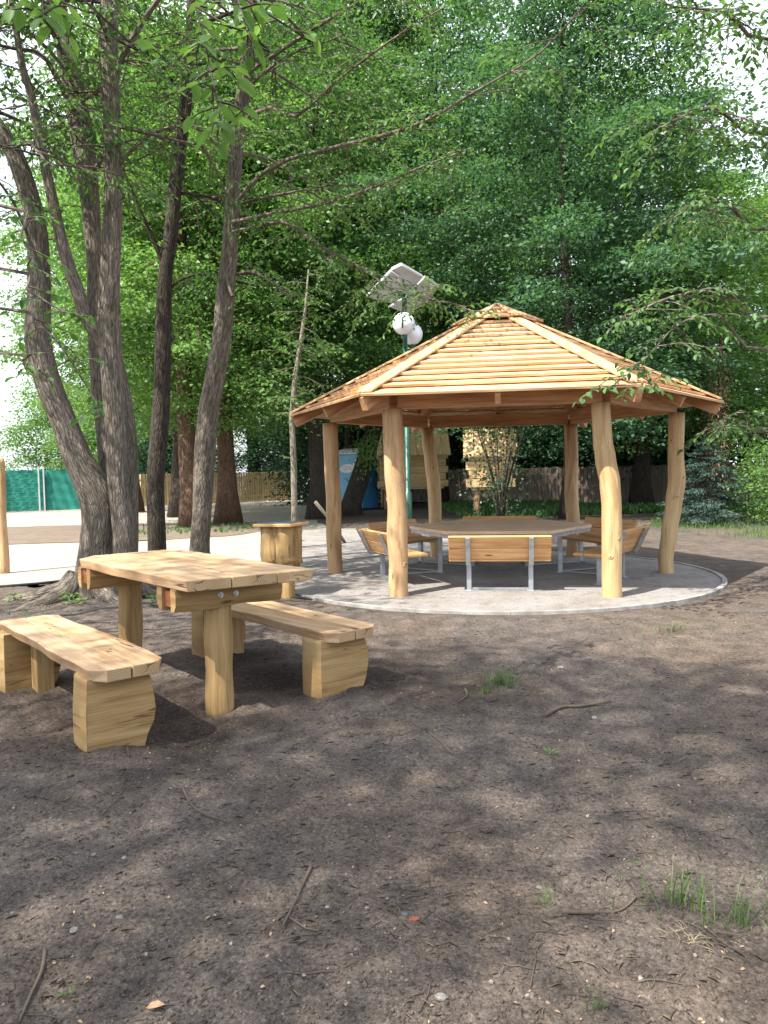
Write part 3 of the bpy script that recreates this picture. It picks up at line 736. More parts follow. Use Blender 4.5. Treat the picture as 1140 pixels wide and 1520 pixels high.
# ------------------------------------------------------------------ foliage tools
def nrm(a): return a/np.maximum(np.linalg.norm(a, axis=-1, keepdims=True), 1e-9)
def leafobj(name, P, D, Nn, S, mat, parent=None, W=.5, fine=True, org=(0, 0, 0)):
    P = np.asarray(P, float)-np.asarray(org, float); D = nrm(np.asarray(D, float)); Nn = np.asarray(Nn, float); S = np.asarray(S, float)
    side = nrm(np.cross(Nn, D)); Nn = nrm(np.cross(D, side)); n = len(P)
    tp = [(0, 0, 0), (.28, .8, .10), (.66, .82, .08), (1, 0, -.12), (.66, -.82, .08), (.28, -.8, .10)] if fine else [(0, 0, 0), (.45, 1, .07), (1, 0, -.08), (.45, -1, .07)]
    k = len(tp); V = np.empty((n, k, 3))
    for i, (t, s, h) in enumerate(tp): V[:, i] = P + S[:, None]*(t*D + s*W/2*side + h*Nn)
    fs = [[0, 1, 2, 3], [0, 3, 4, 5]] if fine else [[0, 1, 2, 3]]
    F = (np.arange(n)[:, None, None]*k + np.array(fs)[None]).reshape(-1, 4)
    me = bpy.data.meshes.new(name); me.vertices.add(n*k); me.vertices.foreach_set('co', V.ravel().astype(np.float32))
    me.loops.add(F.size); me.loops.foreach_set('vertex_index', F.ravel().astype(np.int32))
    me.polygons.add(len(F)); me.polygons.foreach_set('loop_start', (np.arange(len(F))*4).astype(np.int32))
    me.update(calc_edges=True); me.materials.append(mat)
    o = bpy.data.objects.new(name, me); COL.objects.link(o)
    if parent is not None: o.parent = parent
    return o

def crown_arrays(rng, H, Rad, zb, nb=95, nc=7, nl=80, leaf=.13, flat=.36, peak=.35, sig=.5):
    P = []; D = []; Nn = []; limbs = []
    for i in range(nb):
        u = (i+rng.random())/nb
        prof = (u/peak)**.5 if u < peak else max(0.0, 1-((u-peak)/(1-peak))**1.6)
        L = Rad*(.25+.75*prof)*rng.uniform(.7, 1.12)
        z = zb+(H-zb)*u*.93; a = i*2.39996+rng.normal(0, .35); ca, sa = math.cos(a), math.sin(a)
        rise = .15+.5*u; pts = []
        for t in np.linspace(0, 1, 6): pts.append((L*t*ca, L*t*sa, z+L*(rise*t-.42*t*t)))
        limbs.append((pts, .015+.012*L))
        m = max(2, int(nc*L/Rad+.5))
        for c in range(m):
            t = .3+.7*(c+rng.random())/m
            ctr = np.array([L*t*ca, L*t*sa, z+L*(rise*t-.42*t*t)]) + rng.normal(0, .24, 3)*np.array([1, 1, .4])*Rad/4.5
            k = int(nl*rng.uniform(.5, 1.4)); sg = sig*rng.uniform(.6, 1.25)
            q = rng.normal(0, 1, (k, 3))*np.array([sg, sg, sg*flat])
            q[:, 2] -= .28*(q[:, 0]**2+q[:, 1]**2)
            P.append(ctr+q)
            d = q*np.array([1, 1, .3]) + np.array([ca, sa, -.25])*.35 + rng.normal(0, .35, (k, 3)); D.append(d)
            Nn.append(np.array([0, 0, 1.0])+q*np.array([.5, .5, 1.2])/sg+rng.normal(0, .42, (k, 3)))
    P = np.vstack(P); D = np.vstack(D); Nn = np.vstack(Nn); S = leaf*rng.uniform(.6, 1.25, len(P))
    return P, D, Nn, S, limbs

def make_tree(name, loc, label, group, H, Rad, zb, trunk_r, lmat, bmat, seed, lean=(0, 0), **kw):
    rng = np.random.default_rng(seed); r = empty(name, loc, label, 'tree', group)
    P, D, Nn, S, limbs = crown_arrays(rng, H, Rad, zb, **kw)
    leafobj('crown', P, D, Nn, S, lmat, r, fine=False, W=.62)
    mb = MB(); pts = []; rad = []
    for i in range(14):
        t = i/13; pts.append((lean[0]*t*H*(1-t)*1.2+.12*math.sin(t*6+seed)*(t < .9), lean[1]*t*H*(1-t)+.1*math.sin(t*5+seed*2)*(t < .9), -.15+t*H*.93)); rad.append(trunk_r*(1-.93*t)*(1+.6*math.exp(-t*28)))
    mb.tube(pts, rad, 14, jit=.06, seed=seed)
    mb.build('trunk', bmat, r)
    mb = MB()
    for lp, lr in limbs[::3]: mb.tube([Vector(p) for p in lp], [lr*.8*(1-.8*k/5) for k in range(6)], 5, cap=False)
    mb.build('limbs', bmat, r)
    return r

# ------------------------------------------------------------------ background trees
t1 = make_tree('broadleaf_tree', (5.25, 22.0, 0), 'tall layered broadleaf tree rising directly behind the right half of the gazebo roof', 'trees behind the gazebo', 17, 5.6, 2.7, .2, M['leafblue'], M['barkd'], 101, nb=84, nc=9, nl=185, flat=.28, leaf=.135, sig=.52)
t2 = make_tree('broadleaf_tree', (-2.16, 24.6, 0), 'old tree with dark forked trunk behind the slim sapling', 'trees behind the gazebo', 17, 5.0, 3.6, .33, M['leafn'], M['barkd'], 102, nb=90, nc=8, nl=150, flat=.26, leaf=.135, sig=.52)
t3 = make_tree('broadleaf_tree', (-5.5, 21.9, 0), 'reddish trunked tree on the soil strip before the pale fence', 'trees by the pale fence', 16, 5.0, 3.2, .30, M['leaffresh'], M['barkr'], 103, nb=92, nc=7, nl=135, flat=.28, leaf=.13, sig=.5)
t4 = make_tree('bushy_tree', (-22, 62, 0), 'bright light green bushy tree far behind the green screened fence', 'trees beyond the fences', 9.5, 5.2, .6, .2, M['leaffresh'], M['barkd'], 104, nb=85, nc=7, nl=70, leaf=.2, sig=.7)
def dup(src, loc, s, rz, label, group, mat=None):
    c = copy_tree(src)
    if mat:
        for ch in c.children:
            if ch.name.startswith('crown'): ch.material_slots[0].link = 'OBJECT'; ch.material_slots[0].material = M[mat]
    c.location = loc; c.scale = (s[0], s[0], s[1]); c.rotation_euler = (0, 0, rz); c['label'] = label; c['group'] = group; return c
G1, G2, G3 = 'trees behind the gazebo', 'trees by the pale fence', 'trees beyond the fences'
dup(t3, (-4.75, 23.0, 0), (1.0, .95), 2.1, 'tree standing just right of the reddish trunked one before the pale fence', G2)
dup(t2, (2.6, 34.5, 0), (1.15, 1.65), 1.3, 'dense tree standing behind the solar lamp', G1)
dup(t3, (10.6, 25.5, 0), (1.0, .72), 2.4, 'broadleaf tree behind the blue spruce at the right', G1)
dup(t3, (-10.5, 32, 0), (.95, 1.3), .7, 'tree behind the thick forked trunk, standing before the pale fence', G2)
dup(t1, (-1.6, 33.5, 0), (1.1, 1.5), 5.3, 'tall tree behind the portable toilet, between it and the pale fence', G3, 'leaf')
dup(t2, (9.2, 27.5, 0), (1.0, .95), 1.1, 'tall tree in front of the weathered fence right of the gazebo', G1)
dup(t2, (-7.2, 27.5, 0), (.95, 1.0), 2.9, 'tree on the sand behind the soil strip, seen between the slim trunks', G2)
dup(t1, (3.0, 44, 0), (1.4, 1.3), 2.2, 'tallest tree beyond the fences, straight behind the gazebo apex', G3, 'leafdark')
dup(t1, (21, 42, 0), (1.4, 1.0), 3.9, 'tree far beyond the fence at the right edge', G3, 'leafn')
dup(t2, (7.6, 35.5, 0), (1.2, 1.3), 4.0, 'tree just beyond the weathered fence, seen right of the gazebo', G3)
dup(t3, (.5, 43, 0), (1.4, 1.75), 5.0, 'tree beyond the fences straight behind the playhouse', G3)
dup(t2, (-8, 47, 0), (1.3, 1.15), .4, 'tree beyond the pale fence near its gate', G3)
dup(t3, (15.5, 33, 0), (1.1, .72), 3.3, 'tree beyond the right end of the weathered fence', G3)
dup(t3, (-14.0, 46, 0), (1.25, 1.4), 1.9, 'tree beyond the corner where the green screen meets the pale fence', G3)
dup(t4, (-29, 70, 0), (1.2, 1.1), 1.0, 'light green bushy tree at the far left edge behind the green screen', G3)
dup(t4, (-17.5, 66, 0), (1.05, .85), 2.0, 'light green bushy tree seen just left of the leaning stem', G3)
# shrubs: dense low growth
def make_shrub(label, loc, H, Rad, lmat, seed, group, leaf=.1, **kw):
    rng = np.random.default_rng(seed); r = empty('shrub', loc, label, 'shrub', group)
    P, D, Nn, S, limbs = crown_arrays(rng, H, Rad, .1, leaf=leaf, peak=.4, **kw)
    leafobj('foliage', P, D, Nn, S, lmat, r, fine=False, W=.62)
    mb = MB()
    for q in range(9):
        a = q*.7+seed; pts = [Vector((Rad*.5*t*math.cos(a)+.05*math.cos(a*3), Rad*.5*t*math.sin(a), -.08+H*.85*t)) for t in (0, .3, .6, 1)]
        mb.tube(pts, [.022, .018, .013, .006], 5)
    mb.build('stems', M['twig'], r); return r
GS = 'shrubs along the fences'
s1 = make_shrub('dark shrub growing over the weathered fence behind the right gazebo posts', (7.2, 34.3, 0), 4.6, 2.7, M['leafdark'], 201, GS, nb=70, nc=7, nl=85, leaf=.15, sig=.55)
s2 = make_shrub('fresh green shrub at the right edge beside the blue spruce', (9.6, 18.3, 0), 2.1, 1.15, M['leaffresh'], 202, GS, nb=40, nc=5, nl=34, leaf=.085, sig=.27)
def dshrub(src, loc, s, rz, label):
    c = copy_tree(src); c.location = loc; c.scale = s; c.rotation_euler = (0, 0, rz); c['label'] = label; return c
dshrub(s1, (3.4, 37.0, 0), (1.0, 1.0, 1.05), 1.2, 'dark shrub behind the small playhouse, over the weathered fence')
dshrub(s1, (11.3, 31.6, 0), (1.05, 1.05, 1.15), 2.6, 'dark shrub behind the right hand end of the weathered fence')
dshrub(s1, (-2.3, 36.5, 0), (1.1, 1.1, 1.2), 3.9, 'dark shrub behind the portable toilet')
dshrub(s1, (-5.6, 45.5, 0), (1.2, 1.2, 1.1), 5.1, 'dark shrub peeping over the right end of the pale fence')
dshrub(s1, (-11.5, 42, 0), (1.1, 1.1, 1.0), .9, 'shrub over the middle of the pale fence')
dshrub(s1, (16, 28.5, 0), (1.1, 1.1, 1.2), .4, 'dark shrub at the far right beyond the fresh green one')
dshrub(s1, (.9, 38.2, 0), (1.1, 1.1, 1.25), .1, 'dark shrub rising behind the roof of the large playhouse')
for q, (xx, yy, sc, lb) in enumerate(((-.9, 42, 1.3, 'dark shrub far behind the leaning trunk, between toilet and playhouse'), (6.0, 38.5, 1.35, 'dark shrub behind the fence straight through the middle of the gazebo'), (9.3, 36.5, 1.3, 'dark shrub behind the fence between the two right gazebo posts'), (5.0, 35.4, .85, 'smaller dark shrub hanging over the fence right of the small playhouse'), (13.5, 38, 1.5, 'tall dark shrub behind the fence and the ivy trunk'))):
    dshrub(s1, (xx, yy, 0), (sc, sc, sc*1.05), q*1.3+.4, lb)
dshrub(s2, (11.0, 20.6, 0), (1.5, 1.5, 1.6), 2.0, 'tall fresh green shrub behind the edge of the grass')
dshrub(s2, (10.4, 15.9, 0), (.62, .62, .5), 4.0, 'low fresh green shrub in the grass at the right edge')
s3 = make_shrub('thin many stemmed shrub in front of the small playhouse', (3.15, 20.6, 0), 2.7, .95, M['leafdark'], 203, None, nb=26, nc=4, nl=16, leaf=.1, sig=.3)
mb = MB()
for q in range(8):
    a = q*.83; mb.tube([Vector((.06*math.cos(a), .06*math.sin(a), 0)), Vector((.12*math.cos(a), .1*math.sin(a), .8)), Vector((.34*math.cos(a), .25*math.sin(a), 1.6)), Vector((.7*math.cos(a), .4*math.sin(a), 2.7))], [.035, .03, .02, .008], 6)
mb.build('trunk', M['barkd'], s3)
# dry ivy clad trunk right of the roof
it = empty('ivy_tree', (9.35, 21.3, 0), 'thin trunk wrapped in dry brown ivy right of the gazebo roof', 'tree')
rng = np.random.default_rng(31); mb = MB()
mb.tube([Vector((-.12+.12*t, 0, -.1+5.2*t)) for t in np.linspace(0, 1, 8)], [.12-.09*t for t in np.linspace(0, 1, 8)], 8); mb.build('trunk', M['barkr'], it)
n = 900; zz = rng.uniform(.9, 4.6, n); th = rng.uniform(0, 6.28, n); rr = .13+rng.random(n)*.13
P = np.stack([-.12+.12*zz/5+rr*np.cos(th), rr*np.sin(th), zz], -1)
leafobj('ivy', P, np.stack([np.cos(th), np.sin(th), -1.2+0*th], -1)+rng.normal(0, .4, (n, 3)), np.stack([np.cos(th), np.sin(th), .5+0*th], -1), .09*rng.uniform(.6, 1.3, n), M['dryleaf'], it)
P, D, Nn, S, limbs = crown_arrays(rng, 7.5, 1.5, 3.2, nb=30, nc=4, nl=28, leaf=.1, sig=.3); leafobj('crown', P, D, Nn, S, M['leafn'], it, fine=False, W=.6)
# leaning dark trunk
lt = empty('leaning_tree', (-1.25, 26.0, 0), 'massive dark trunk leaning to the right in front of the blue portable toilet', 'tree')
mb = MB(); P_ = [at(517, 774, 26), at(523, 745, 26), at(539, 695, 26), at(550, 655, 26.1), at(564, 610, 26.3), at(590, 540, 26.7), at(622, 455, 27.2)]
P_ = [p-Vector((-1.25, 26, 0)) for p in P_]; P_[0].z = -.2
mb.tube(P_, [.52, .35, .31, .27, .25, .22, .16], 16, jit=.06, seed=8); mb.build('trunk', M['barkd'], lt)
P, D, Nn, S, limbs = crown_arrays(np.random.default_rng(33), 9.5, 2.2, 6.0, nb=16, nc=5, nl=70, leaf=.12)
P[:, 0] += 1.6; leafobj('crown', P, D, Nn, S, M['leaf'], lt, fine=False, W=.6)
Q = np.random.default_rng(34); n = 480; c = at(546, 668, 25.3)-Vector((-1.25, 26, 0)); q = Q.normal(0, 1, (n, 3))*np.array([.26, .2, .32])
leafobj('low_spray', np.array(c)+q, q*.4+Q.normal(0, .4, (n, 3))+np.array([0, 0, -.6]), Q.normal(0, .6, (n, 3))+np.array([0, -.4, 1]), .12*Q.uniform(.6, 1.3, n), M['leaffresh'], lt, fine=False, W=.5)
# blue spruce
def spruce(loc, H, Rb, label, seed):
    r = empty('blue_spruce', loc, label, 'tree'); rng = np.random.default_rng(seed); P = []; D = []; Nn = []
    mb = MB(); mb.tube([Vector((0, 0, -.1)), Vector((0, 0, H*.5)), Vector((0, 0, H))], [.06, .04, .008], 8)
    nt_ = 46
    for i in range(nt_):
        u = i/nt_; z = .08+H*.95*u; L = Rb*(1-u)**.85*rng.uniform(.75, 1.12)+.08; a = i*2.4+rng.normal(0, .2); ca, sa = math.cos(a), math.sin(a)
        tip = Vector((L*ca, L*sa, z-.16*L)); mb.tube([Vector((0, 0, z)), Vector((L*.5*ca, L*.5*sa, z-.14*L)), tip], [.012, .008, .003], 4, cap=False)
        k = int(190*L)+30; t = rng.uniform(.12, 1, k)
        for sgn in (-1, 1):
            w = (1-t*.75)*.36*L*rng.random(k)*sgn
            x = t*L*ca - w*sa; y = t*L*sa + w*ca; zz = z-L*(.34*t-.18*t*t)-abs(w)*.25+rng.normal(0, .012, k)
            P.append(np.stack([x, y, zz], -1)); D.append(np.stack([ca*.8-sa*sgn*.6+0*t, sa*.8+ca*sgn*.6+0*t, -.15+0*t], -1)+rng.normal(0, .35, (k, 3))); Nn.append(np.array([0, 0, 1])+rng.normal(0, .5, (k, 3)))
    P = np.vstack(P); leafobj('needles', P, np.vstack(D), np.vstack(Nn), .085*rng.uniform(.7, 1.2, len(P)), M['needle'], r, fine=False, W=.22)
    mb.build('trunk', M['barkd'], r); return r
spruce((7.95, 18.9, 0), 2.2, 1.6, 'small blue green spruce on the grass right of the gazebo', 41)

# ------------------------------------------------------------------ near trees, with limbs and twigs
class Twigs:
    def __init__(s, seed): s.r = np.random.default_rng(seed); s.mb = MB(); s.P=[]; s.D=[]; s.N=[]; s.S=[]
    def leaves(s, pts, size, step=.055, t0=.15):
        L = sum((pts[i+1]-pts[i]).length for i in range(len(pts)-1)); n = max(2, int(L/step)); r = s.r
        for k in range(n):
            t = t0+(1-t0)*(k+.5)/n; f = t*(len(pts)-1); i = min(int(f), len(pts)-2); p = pts[i].lerp(pts[i+1], f-i); d = (pts[i+1]-pts[i]).normalized()
            sd = d.cross(Vector((0, 0, 1))); sd = sd.normalized() if sd.length > .05 else Vector((1, 0, 0))
            sg = 1 if k % 2 else -1
            s.P.append(p); s.D.append(d*.55+sd*sg*.75+Vector((r.normal(0, .2), r.normal(0, .2), -.28+r.normal(0, .2))))
            s.N.append(Vector((r.normal(0, .35), r.normal(0, .35), 1))); s.S.append(size*r.uniform(.55, 1.15))
    def grow(s, p, d, L, rad, lvl, size, droop=.06, kids=5, leafy=True):
        r = s.r; n = 5; pts = [Vector(p)]; d = Vector(d).normalized()
        for i in range(n):
            d = (d+Vector((r.normal(0, .13), r.normal(0, .13), r.normal(0, .08)-droop))).normalized(); pts.append(pts[-1]+d*(L/n))
        s.mb.tube(pts, [max(.0016, rad*(1-.75*i/n)) for i in range(n+1)], 7 if rad > .02 else 4, cap=False)
        if lvl == 0:
            if leafy: s.leaves(pts, size)
            return
        for k in range(kids):
            t = .22+.76*(k+r.random()*.8)/kids; f = min(t, .99)*n; i = int(f); q = pts[i].lerp(pts[i+1], f-i); dd = (pts[i+1]-pts[i]).normalized()
            sd = dd.cross(Vector((0, 0, 1))); sd = sd.normalized() if sd.length > .1 else Vector((1, 0, 0))
            sg = 1 if k % 2 else -1
            nd = dd*r.uniform(.5, .9)+sd*sg*r.uniform(.45, .9)+Vector((0, 0, r.normal(.05, .28)))
            s.grow(q, nd, L*r.uniform(.42, .66), rad*.5, lvl-1, size, droop, kids, leafy)
        s.leaves(pts[-3:], size)
    def along(s, pts, rads, n, L, size, t0=.2, lvl=1, kids=5, bias=Vector((0, 0, .2)), droop=.06):
        r = s.r
        for k in range(n):
            t = t0+(1-t0)*(k+r.random())/n; f = min(t, .995)*(len(pts)-1); i = int(f); p = pts[i].lerp(pts[i+1], f-i)
            a = k*2.4+r.normal(0, .4); d = Vector((math.cos(a), math.sin(a), 0))+bias+Vector((0, 0, r.normal(0, .2)))
            s.grow(p, d, L*r.uniform(.65, 1.2), max(.008, rads[i]*.28), lvl, size, droop, kids)
    def finish(s, parent, lmat, bmat, org, W=.55, bname='branches', lname='crown'):
        if s.mb.v: s.mb.build(bname, bmat, parent, org=org)
        leafobj(lname, [tuple(p) for p in s.P], [tuple(p) for p in s.D], [tuple(p) for p in s.N], s.S, lmat, parent, W=W, org=org)

def stem(px, Y0, Y1=None):
    """polyline and radii from (x, y, width) in the photo, depth going from Y0 to Y1"""
    Y1 = Y0 if Y1 is None else Y1; pts = []; rad = []
    for i, (x, y, wd) in enumerate(px):
        Y = Y0+(Y1-Y0)*i/max(1, len(px)-1); pts.append(at(x, y, Y)); rad.append(pxm(wd, Y)/2)
    return pts, rad
def smooth(pts, rad, m=4):
    P = []; Rr = []
    for i in range(len(pts)-1):
        p0 = pts[max(i-1, 0)]; p1 = pts[i]; p2 = pts[i+1]; p3 = pts[min(i+2, len(pts)-1)]
        for k in range(m):
            t = k/m; P.append(.5*((2*p1)+(p2-p0)*t+(2*p0-5*p1+4*p2-p3)*t*t+(3*p1-p0-3*p2+p3)*t**3)); Rr.append(rad[i]+(rad[i+1]-rad[i])*t)
    return P+[pts[-1]], Rr+[rad[-1]]
def extend(pts, rad, up, steps=4, L=1.1, seed=0):
    rg = random.Random(seed); p = pts[-1].copy(); d = (pts[-1]-pts[-2]).normalized()*.5+Vector(up); d.normalize(); r0 = rad[-1]
    for i in range(steps):
        d = (d+Vector((rg.uniform(-.2, .2), rg.uniform(-.2, .2), .1))).normalized(); p = p+d*L; pts.append(p.copy()); rad.append(r0*(1-(i+1)/(steps+.3)))
    return pts, rad
def ntree(name, base, label, stems, lmat, seed, group, limbs=(), nb=16, L=1.5, size=.085, z_from=4.2, kids=5, bmat=None):
    base = Vector(base); r = empty(name, base, label, 'tree', group); bmat = bmat or M['bark']; tw = Twigs(seed); mb = MB()
    for k, (px, Y0, Y1, ext) in enumerate(stems):
        pts, rad = stem(px, Y0, Y1); pts, rad = smooth(pts, rad)
        if ext: pts, rad = extend(pts, rad, (0, 0, .6), ext, 1.0, seed+k)
        mb.tube(pts, rad, 18, jit=.045, seed=seed+k)
        if k == 0:
            rr = random.Random(seed+9); c0 = Vector((pts[0].x, pts[0].y, 0)); R0 = rad[0]
            for q in range(6):
                a = q*1.05+rr.uniform(-.3, .3); d = Vector((math.cos(a), math.sin(a), 0)); L_ = R0*rr.uniform(1.7, 2.6)
                mb.tube([c0+d*R0*.55+Vector((0, 0, .26)), c0+d*R0*.95+Vector((0, 0, .10)), c0+d*(R0+L_*.35)+Vector((0, 0, .02)), c0+d*(R0+L_*.7)+Vector((.02, .02, -.02)), c0+d*(R0+L_)+Vector((0, 0, -.08))], [R0*.34, R0*.34, R0*.24, R0*.16, R0*.08], 9, jit=.08, seed=q)
        up = [(p, q) for p, q in zip(pts, rad) if p.z > z_from]
        if len(up) > 2: tw.along([p for p, q in up], [q for p, q in up], nb, L, size, .0, 2, kids)
    mb.build('trunk', bmat, r, org=base)
    for px, Y0, Y1, n, LL in limbs:
        main = tw.mb; tw.mb = MB(); pts, rad = stem(px, Y0, Y1); pts, rad = smooth(pts, [q*.72 for q in rad], 3); tw.mb.tube(pts, rad, 8, cap=False, jit=.04)
        if n: tw.along(pts, rad, n, LL, size, .15, 1, kids, Vector((0, 0, .05)), .1)
        tw.mb.build('branch', bmat, r, org=base); tw.mb = main
    tw.finish(r, lmat, bmat, base); return r
GT = 'stems of the tree group behind the picnic table'
ntree('forked_tree', (-3.5, 9.25, 0), 'thickest tree behind the picnic table, forking low with one stem leaning left', [
    ([(140, 912, 92), (141, 893, 80), (143, 860, 66), (147, 810, 58), (151, 765, 58), (140, 725, 52), (118, 685, 42), (95, 628, 36), (72, 570, 36), (57, 505, 37), (58, 420, 33), (52, 325, 29), (21, 228, 26), (-10, 180, 24), (-60, 90, 20)], 9.25, 8.9, 3),
    ([(153, 765, 40), (160, 710, 27), (155, 650, 22), (146, 575, 21), (139, 480, 19), (140, 400, 20), (135, 316, 25), (123, 210, 32), (105, 105, 29), (90, 35, 26), (80, -40, 24)], 9.35, 9.7, 3),
    ([(188, 905, 34), (191, 830, 28), (193, 755, 23), (195, 690, 20), (193, 640, 18), (182, 570, 18), (160, 470, 16), (150, 380, 14)], 9.6, 9.9, 0)], M['leafn'], 301, GT,
    limbs=[([(128, 160, 10), (90, 95, 8), (45, 50, 7), (0, 30, 6), (-60, 0, 4)], 9.6, 8.6, 7, .9), ([(120, 195, 11), (70, 90, 9), (20, 72, 7), (-40, 60, 4)], 9.6, 8.4, 7, .9),
           ([(60, 400, 9), (20, 300, 6), (-30, 240, 4)], 8.9, 8.2, 5, .8)], nb=8, L=1.4, z_from=5.0)
ntree('slender_tree', (-3.05, 9.0, 0), 'straight grey trunk standing against the forked tree on its right', [
    ([(189, 912, 56), (188, 893, 48), (186, 850, 40), (185, 797, 34), (175, 716, 30), (172, 637, 30), (166, 558, 31), (162, 479, 32), (163, 421, 28), (168, 281, 27), (165, 175, 27), (161, 70, 27), (163, 0, 26), (166, -80, 24)], 9.0, 8.8, 3),
    ([(166, 540, 22), (150, 505, 20), (130, 475, 19), (118, 440, 19), (98, 382, 18), (82, 316, 16), (63, 225, 14), (46, 140, 12), (33, 98, 10), (20, 20, 8)], 8.95, 8.5, 1)], M['leafn'], 302, GT,
    limbs=[([(168, 130, 13), (182, 85, 12), (207, 40, 11), (235, 0, 9), (280, -60, 6)], 8.8, 8.4, 6, 1.0), ([(180, 240, 9), (215, 205, 8), (250, 190, 7), (300, 185, 4)], 8.85, 9.0, 4, .6)], nb=8, L=1.3, z_from=5.0)
ntree('slender_tree', (-3.5, 11.75, 0), 'dark slim trunk with a rough reddish patch, third from the left behind the picnic table', [
    ([(232, 872, 36), (233, 840, 29), (233, 810, 27), (231, 716, 26), (237, 637, 26), (241, 558, 23), (243, 479, 23), (245, 410, 21), (253, 351, 20), (263, 246, 20), (275, 158, 17), (281, 70, 14), (284, 0, 12), (286, -70, 10)], 11.75, 11.4, 2)], M['leafn'], 303, GT,
    limbs=[([(241, 390, 9), (225, 350, 8), (208, 312, 7), (184, 255, 5)], 11.5, 11.2, 3, .7), ([(281, 75, 9), (298, 38, 8), (330, 24, 7), (380, 5, 4)], 11.4, 10.9, 6, .9), ([(250, 430, 7), (275, 412, 6), (310, 408, 5), (380, 425, 3)], 11.6, 11.3, 5, .7)], nb=8, L=1.4, bmat=M['barkd'], z_from=5.4)
ntree('slender_tree', (-2.8, 11.65, 0), 'grey trunk leaning right, nearest the bin, with long branches reaching towards the gazebo', [
    ([(296, 872, 40), (296, 835, 31), (297, 800, 28), (300, 755, 28), (304, 676, 32), (312, 597, 30), (328, 510, 27), (335, 440, 27), (342, 350, 22), (350, 228, 21), (365, 105, 20), (372, 35, 20), (378, -60, 18)], 11.65, 11.0, 3)], M['leafn'], 304, GT,
    limbs=[([(352, 300, 10), (385, 262, 9), (430, 236, 8), (517, 214, 8), (590, 195, 7), (640, 175, 6), (705, 136, 5), (802, 78, 4), (867, 6, 3)], 11.0, 8.6, 20, .8),
           ([(345, 330, 9), (400, 318, 8), (497, 298, 7), (570, 272, 5), (627, 247, 4), (700, 220, 2.5)], 11.1, 9.4, 13, .7),
           ([(345, 345, 8), (420, 330, 7), (470, 362, 6), (540, 400, 5), (575, 425, 4), (625, 440, 2.5), (680, 452, 2)], 11.1, 9.8, 24, .7),
           ([(358, 180, 9), (400, 160, 8), (440, 172, 7), (500, 120, 5), (580, 60, 4), (660, 10, 3)], 11.0, 9.2, 13, .8),
           ([(365, 110, 8), (440, 60, 7), (520, 10, 6), (620, -40, 4)], 11.0, 9.4, 12, .9),
           ([(330, 385, 7), (338, 420, 6), (345, 440, 5)], 11.2, 11.0, 0, 0), ([(340, 410, 8), (380, 405, 6), (430, 440, 4)], 11.3, 11.0, 7, .6)], nb=19, L=1.9, z_from=5.0)
# slim sapling with a leaning stake
sp = empty('sapling', (-1.72, 15.1, 0), 'slim pale barked sapling behind the wooden bin', 'tree'); o_ = Vector((-1.72, 15.1, 0)); mb = MB(); tw = Twigs(55)
pts, rad = stem([(436, 815, 11), (437, 760, 9), (436, 690, 9), (433, 620, 8), (438, 560, 7), (446, 510, 6), (453, 460, 4), (458, 400, 2)], 15.1); mb.tube(pts, rad, 8); mb.build('trunk', M['barkl'], sp, org=o_)
tw.along(pts, rad, 30, .62, .09, .42, 1, 4); tw.along(pts, rad, 6, .3, .08, .02, 0, 3)
tw.finish(sp, M['leaf'], M['twig'], o_)
mb = MB(); mb.tube([at(468, 745, 15.3), at(492, 775, 15.6), at(512, 806, 16.0)], [.035, .035, .035], 7); tag(mb.build('stake', M['barkl']), 'pale leaning wooden stake beside the slim sapling', 'stake')

# trees standing outside the frame: their boughs hang into the picture and shade the ground
def edge_tree(base, label, px_limbs, seed, lmat, size, trunk_h, r0, crown=None, lvl=1):
    base = Vector(base); r = empty('overhanging_tree', base, label, 'tree'); mb = MB(); tw = Twigs(seed)
    mb.tube([base+Vector((.1*math.sin(i), .08*math.cos(i*1.7)-.08, trunk_h*i/8-.1)) for i in range(9)], [r0*(1-.08*i) for i in range(9)], 14, jit=.05); mb.build('trunk', M['bark'], r, org=base)
    for px, Y0, Y1, n, LL, st in px_limbs:
        pts, rad = stem(px, Y0, Y1)
        if st is not None: pts = [base+Vector((0, 0, st))]+pts; rad = [rad[0]*1.6]+rad
        tw.mb = MB(); pts, rad = smooth(pts, rad, 3); tw.mb.tube(pts, rad, 6, cap=False); tw.along(pts, rad, n, LL, size, .45 if st is not None else .1, lvl, 4, Vector((0, 0, -.05)), .1); tw.leaves(pts[-5:], size)
        tw.mb.build('branch', M['bark'], r, org=base); tw.mb = MB()
    if tw.P: tw.finish(r, lmat, M['bark'], base, bname='branches', lname='leaves')
    if crown:
        rng = np.random.default_rng(seed+1); P, D, Nn, S, limbs = crown_arrays(rng, *crown[0], **crown[1]); leafobj('crown', P, D, Nn, S, lmat, r, fine=False, W=.6)
    return r
edge_tree((6.3, 8.4, 0), 'tree at the right whose leafy boughs reach over the gazebo roof corner', [
    ([(1150, 520, 5), (1070, 470, 4), (1010, 480, 3), (960, 530, 2), (905, 578, 1.2)], 8.0, 7.0, 11, .42, 3.6),
    ([(1150, 470, 6), (1080, 430, 5), (1000, 440, 4), (930, 470, 3)], 8.0, 7.3, 16, .5, 4.2),
    ([(1150, 340, 6), (1080, 300, 5), (1020, 310, 4)], 8.2, 7.6, 15, .6, 5.0),
    ([(1150, 200, 6), (1060, 160, 5), (980, 190, 3)], 8.2, 7.4, 18, .6, 5.6),
    ([(1150, 60, 6), (1080, 20, 5), (1000, 10, 3)], 8.2, 7.4, 18, .6, 6.2),
    ([(1150, 640, 5), (1100, 610, 4), (1060, 640, 2)], 9.0, 8.8, 12, .45, 3.0)], 401, M['leafn'], .085, 8.5, .2, ((10.5, 2.2, 5.5), dict(nb=28, nc=4, nl=60, leaf=.1)))
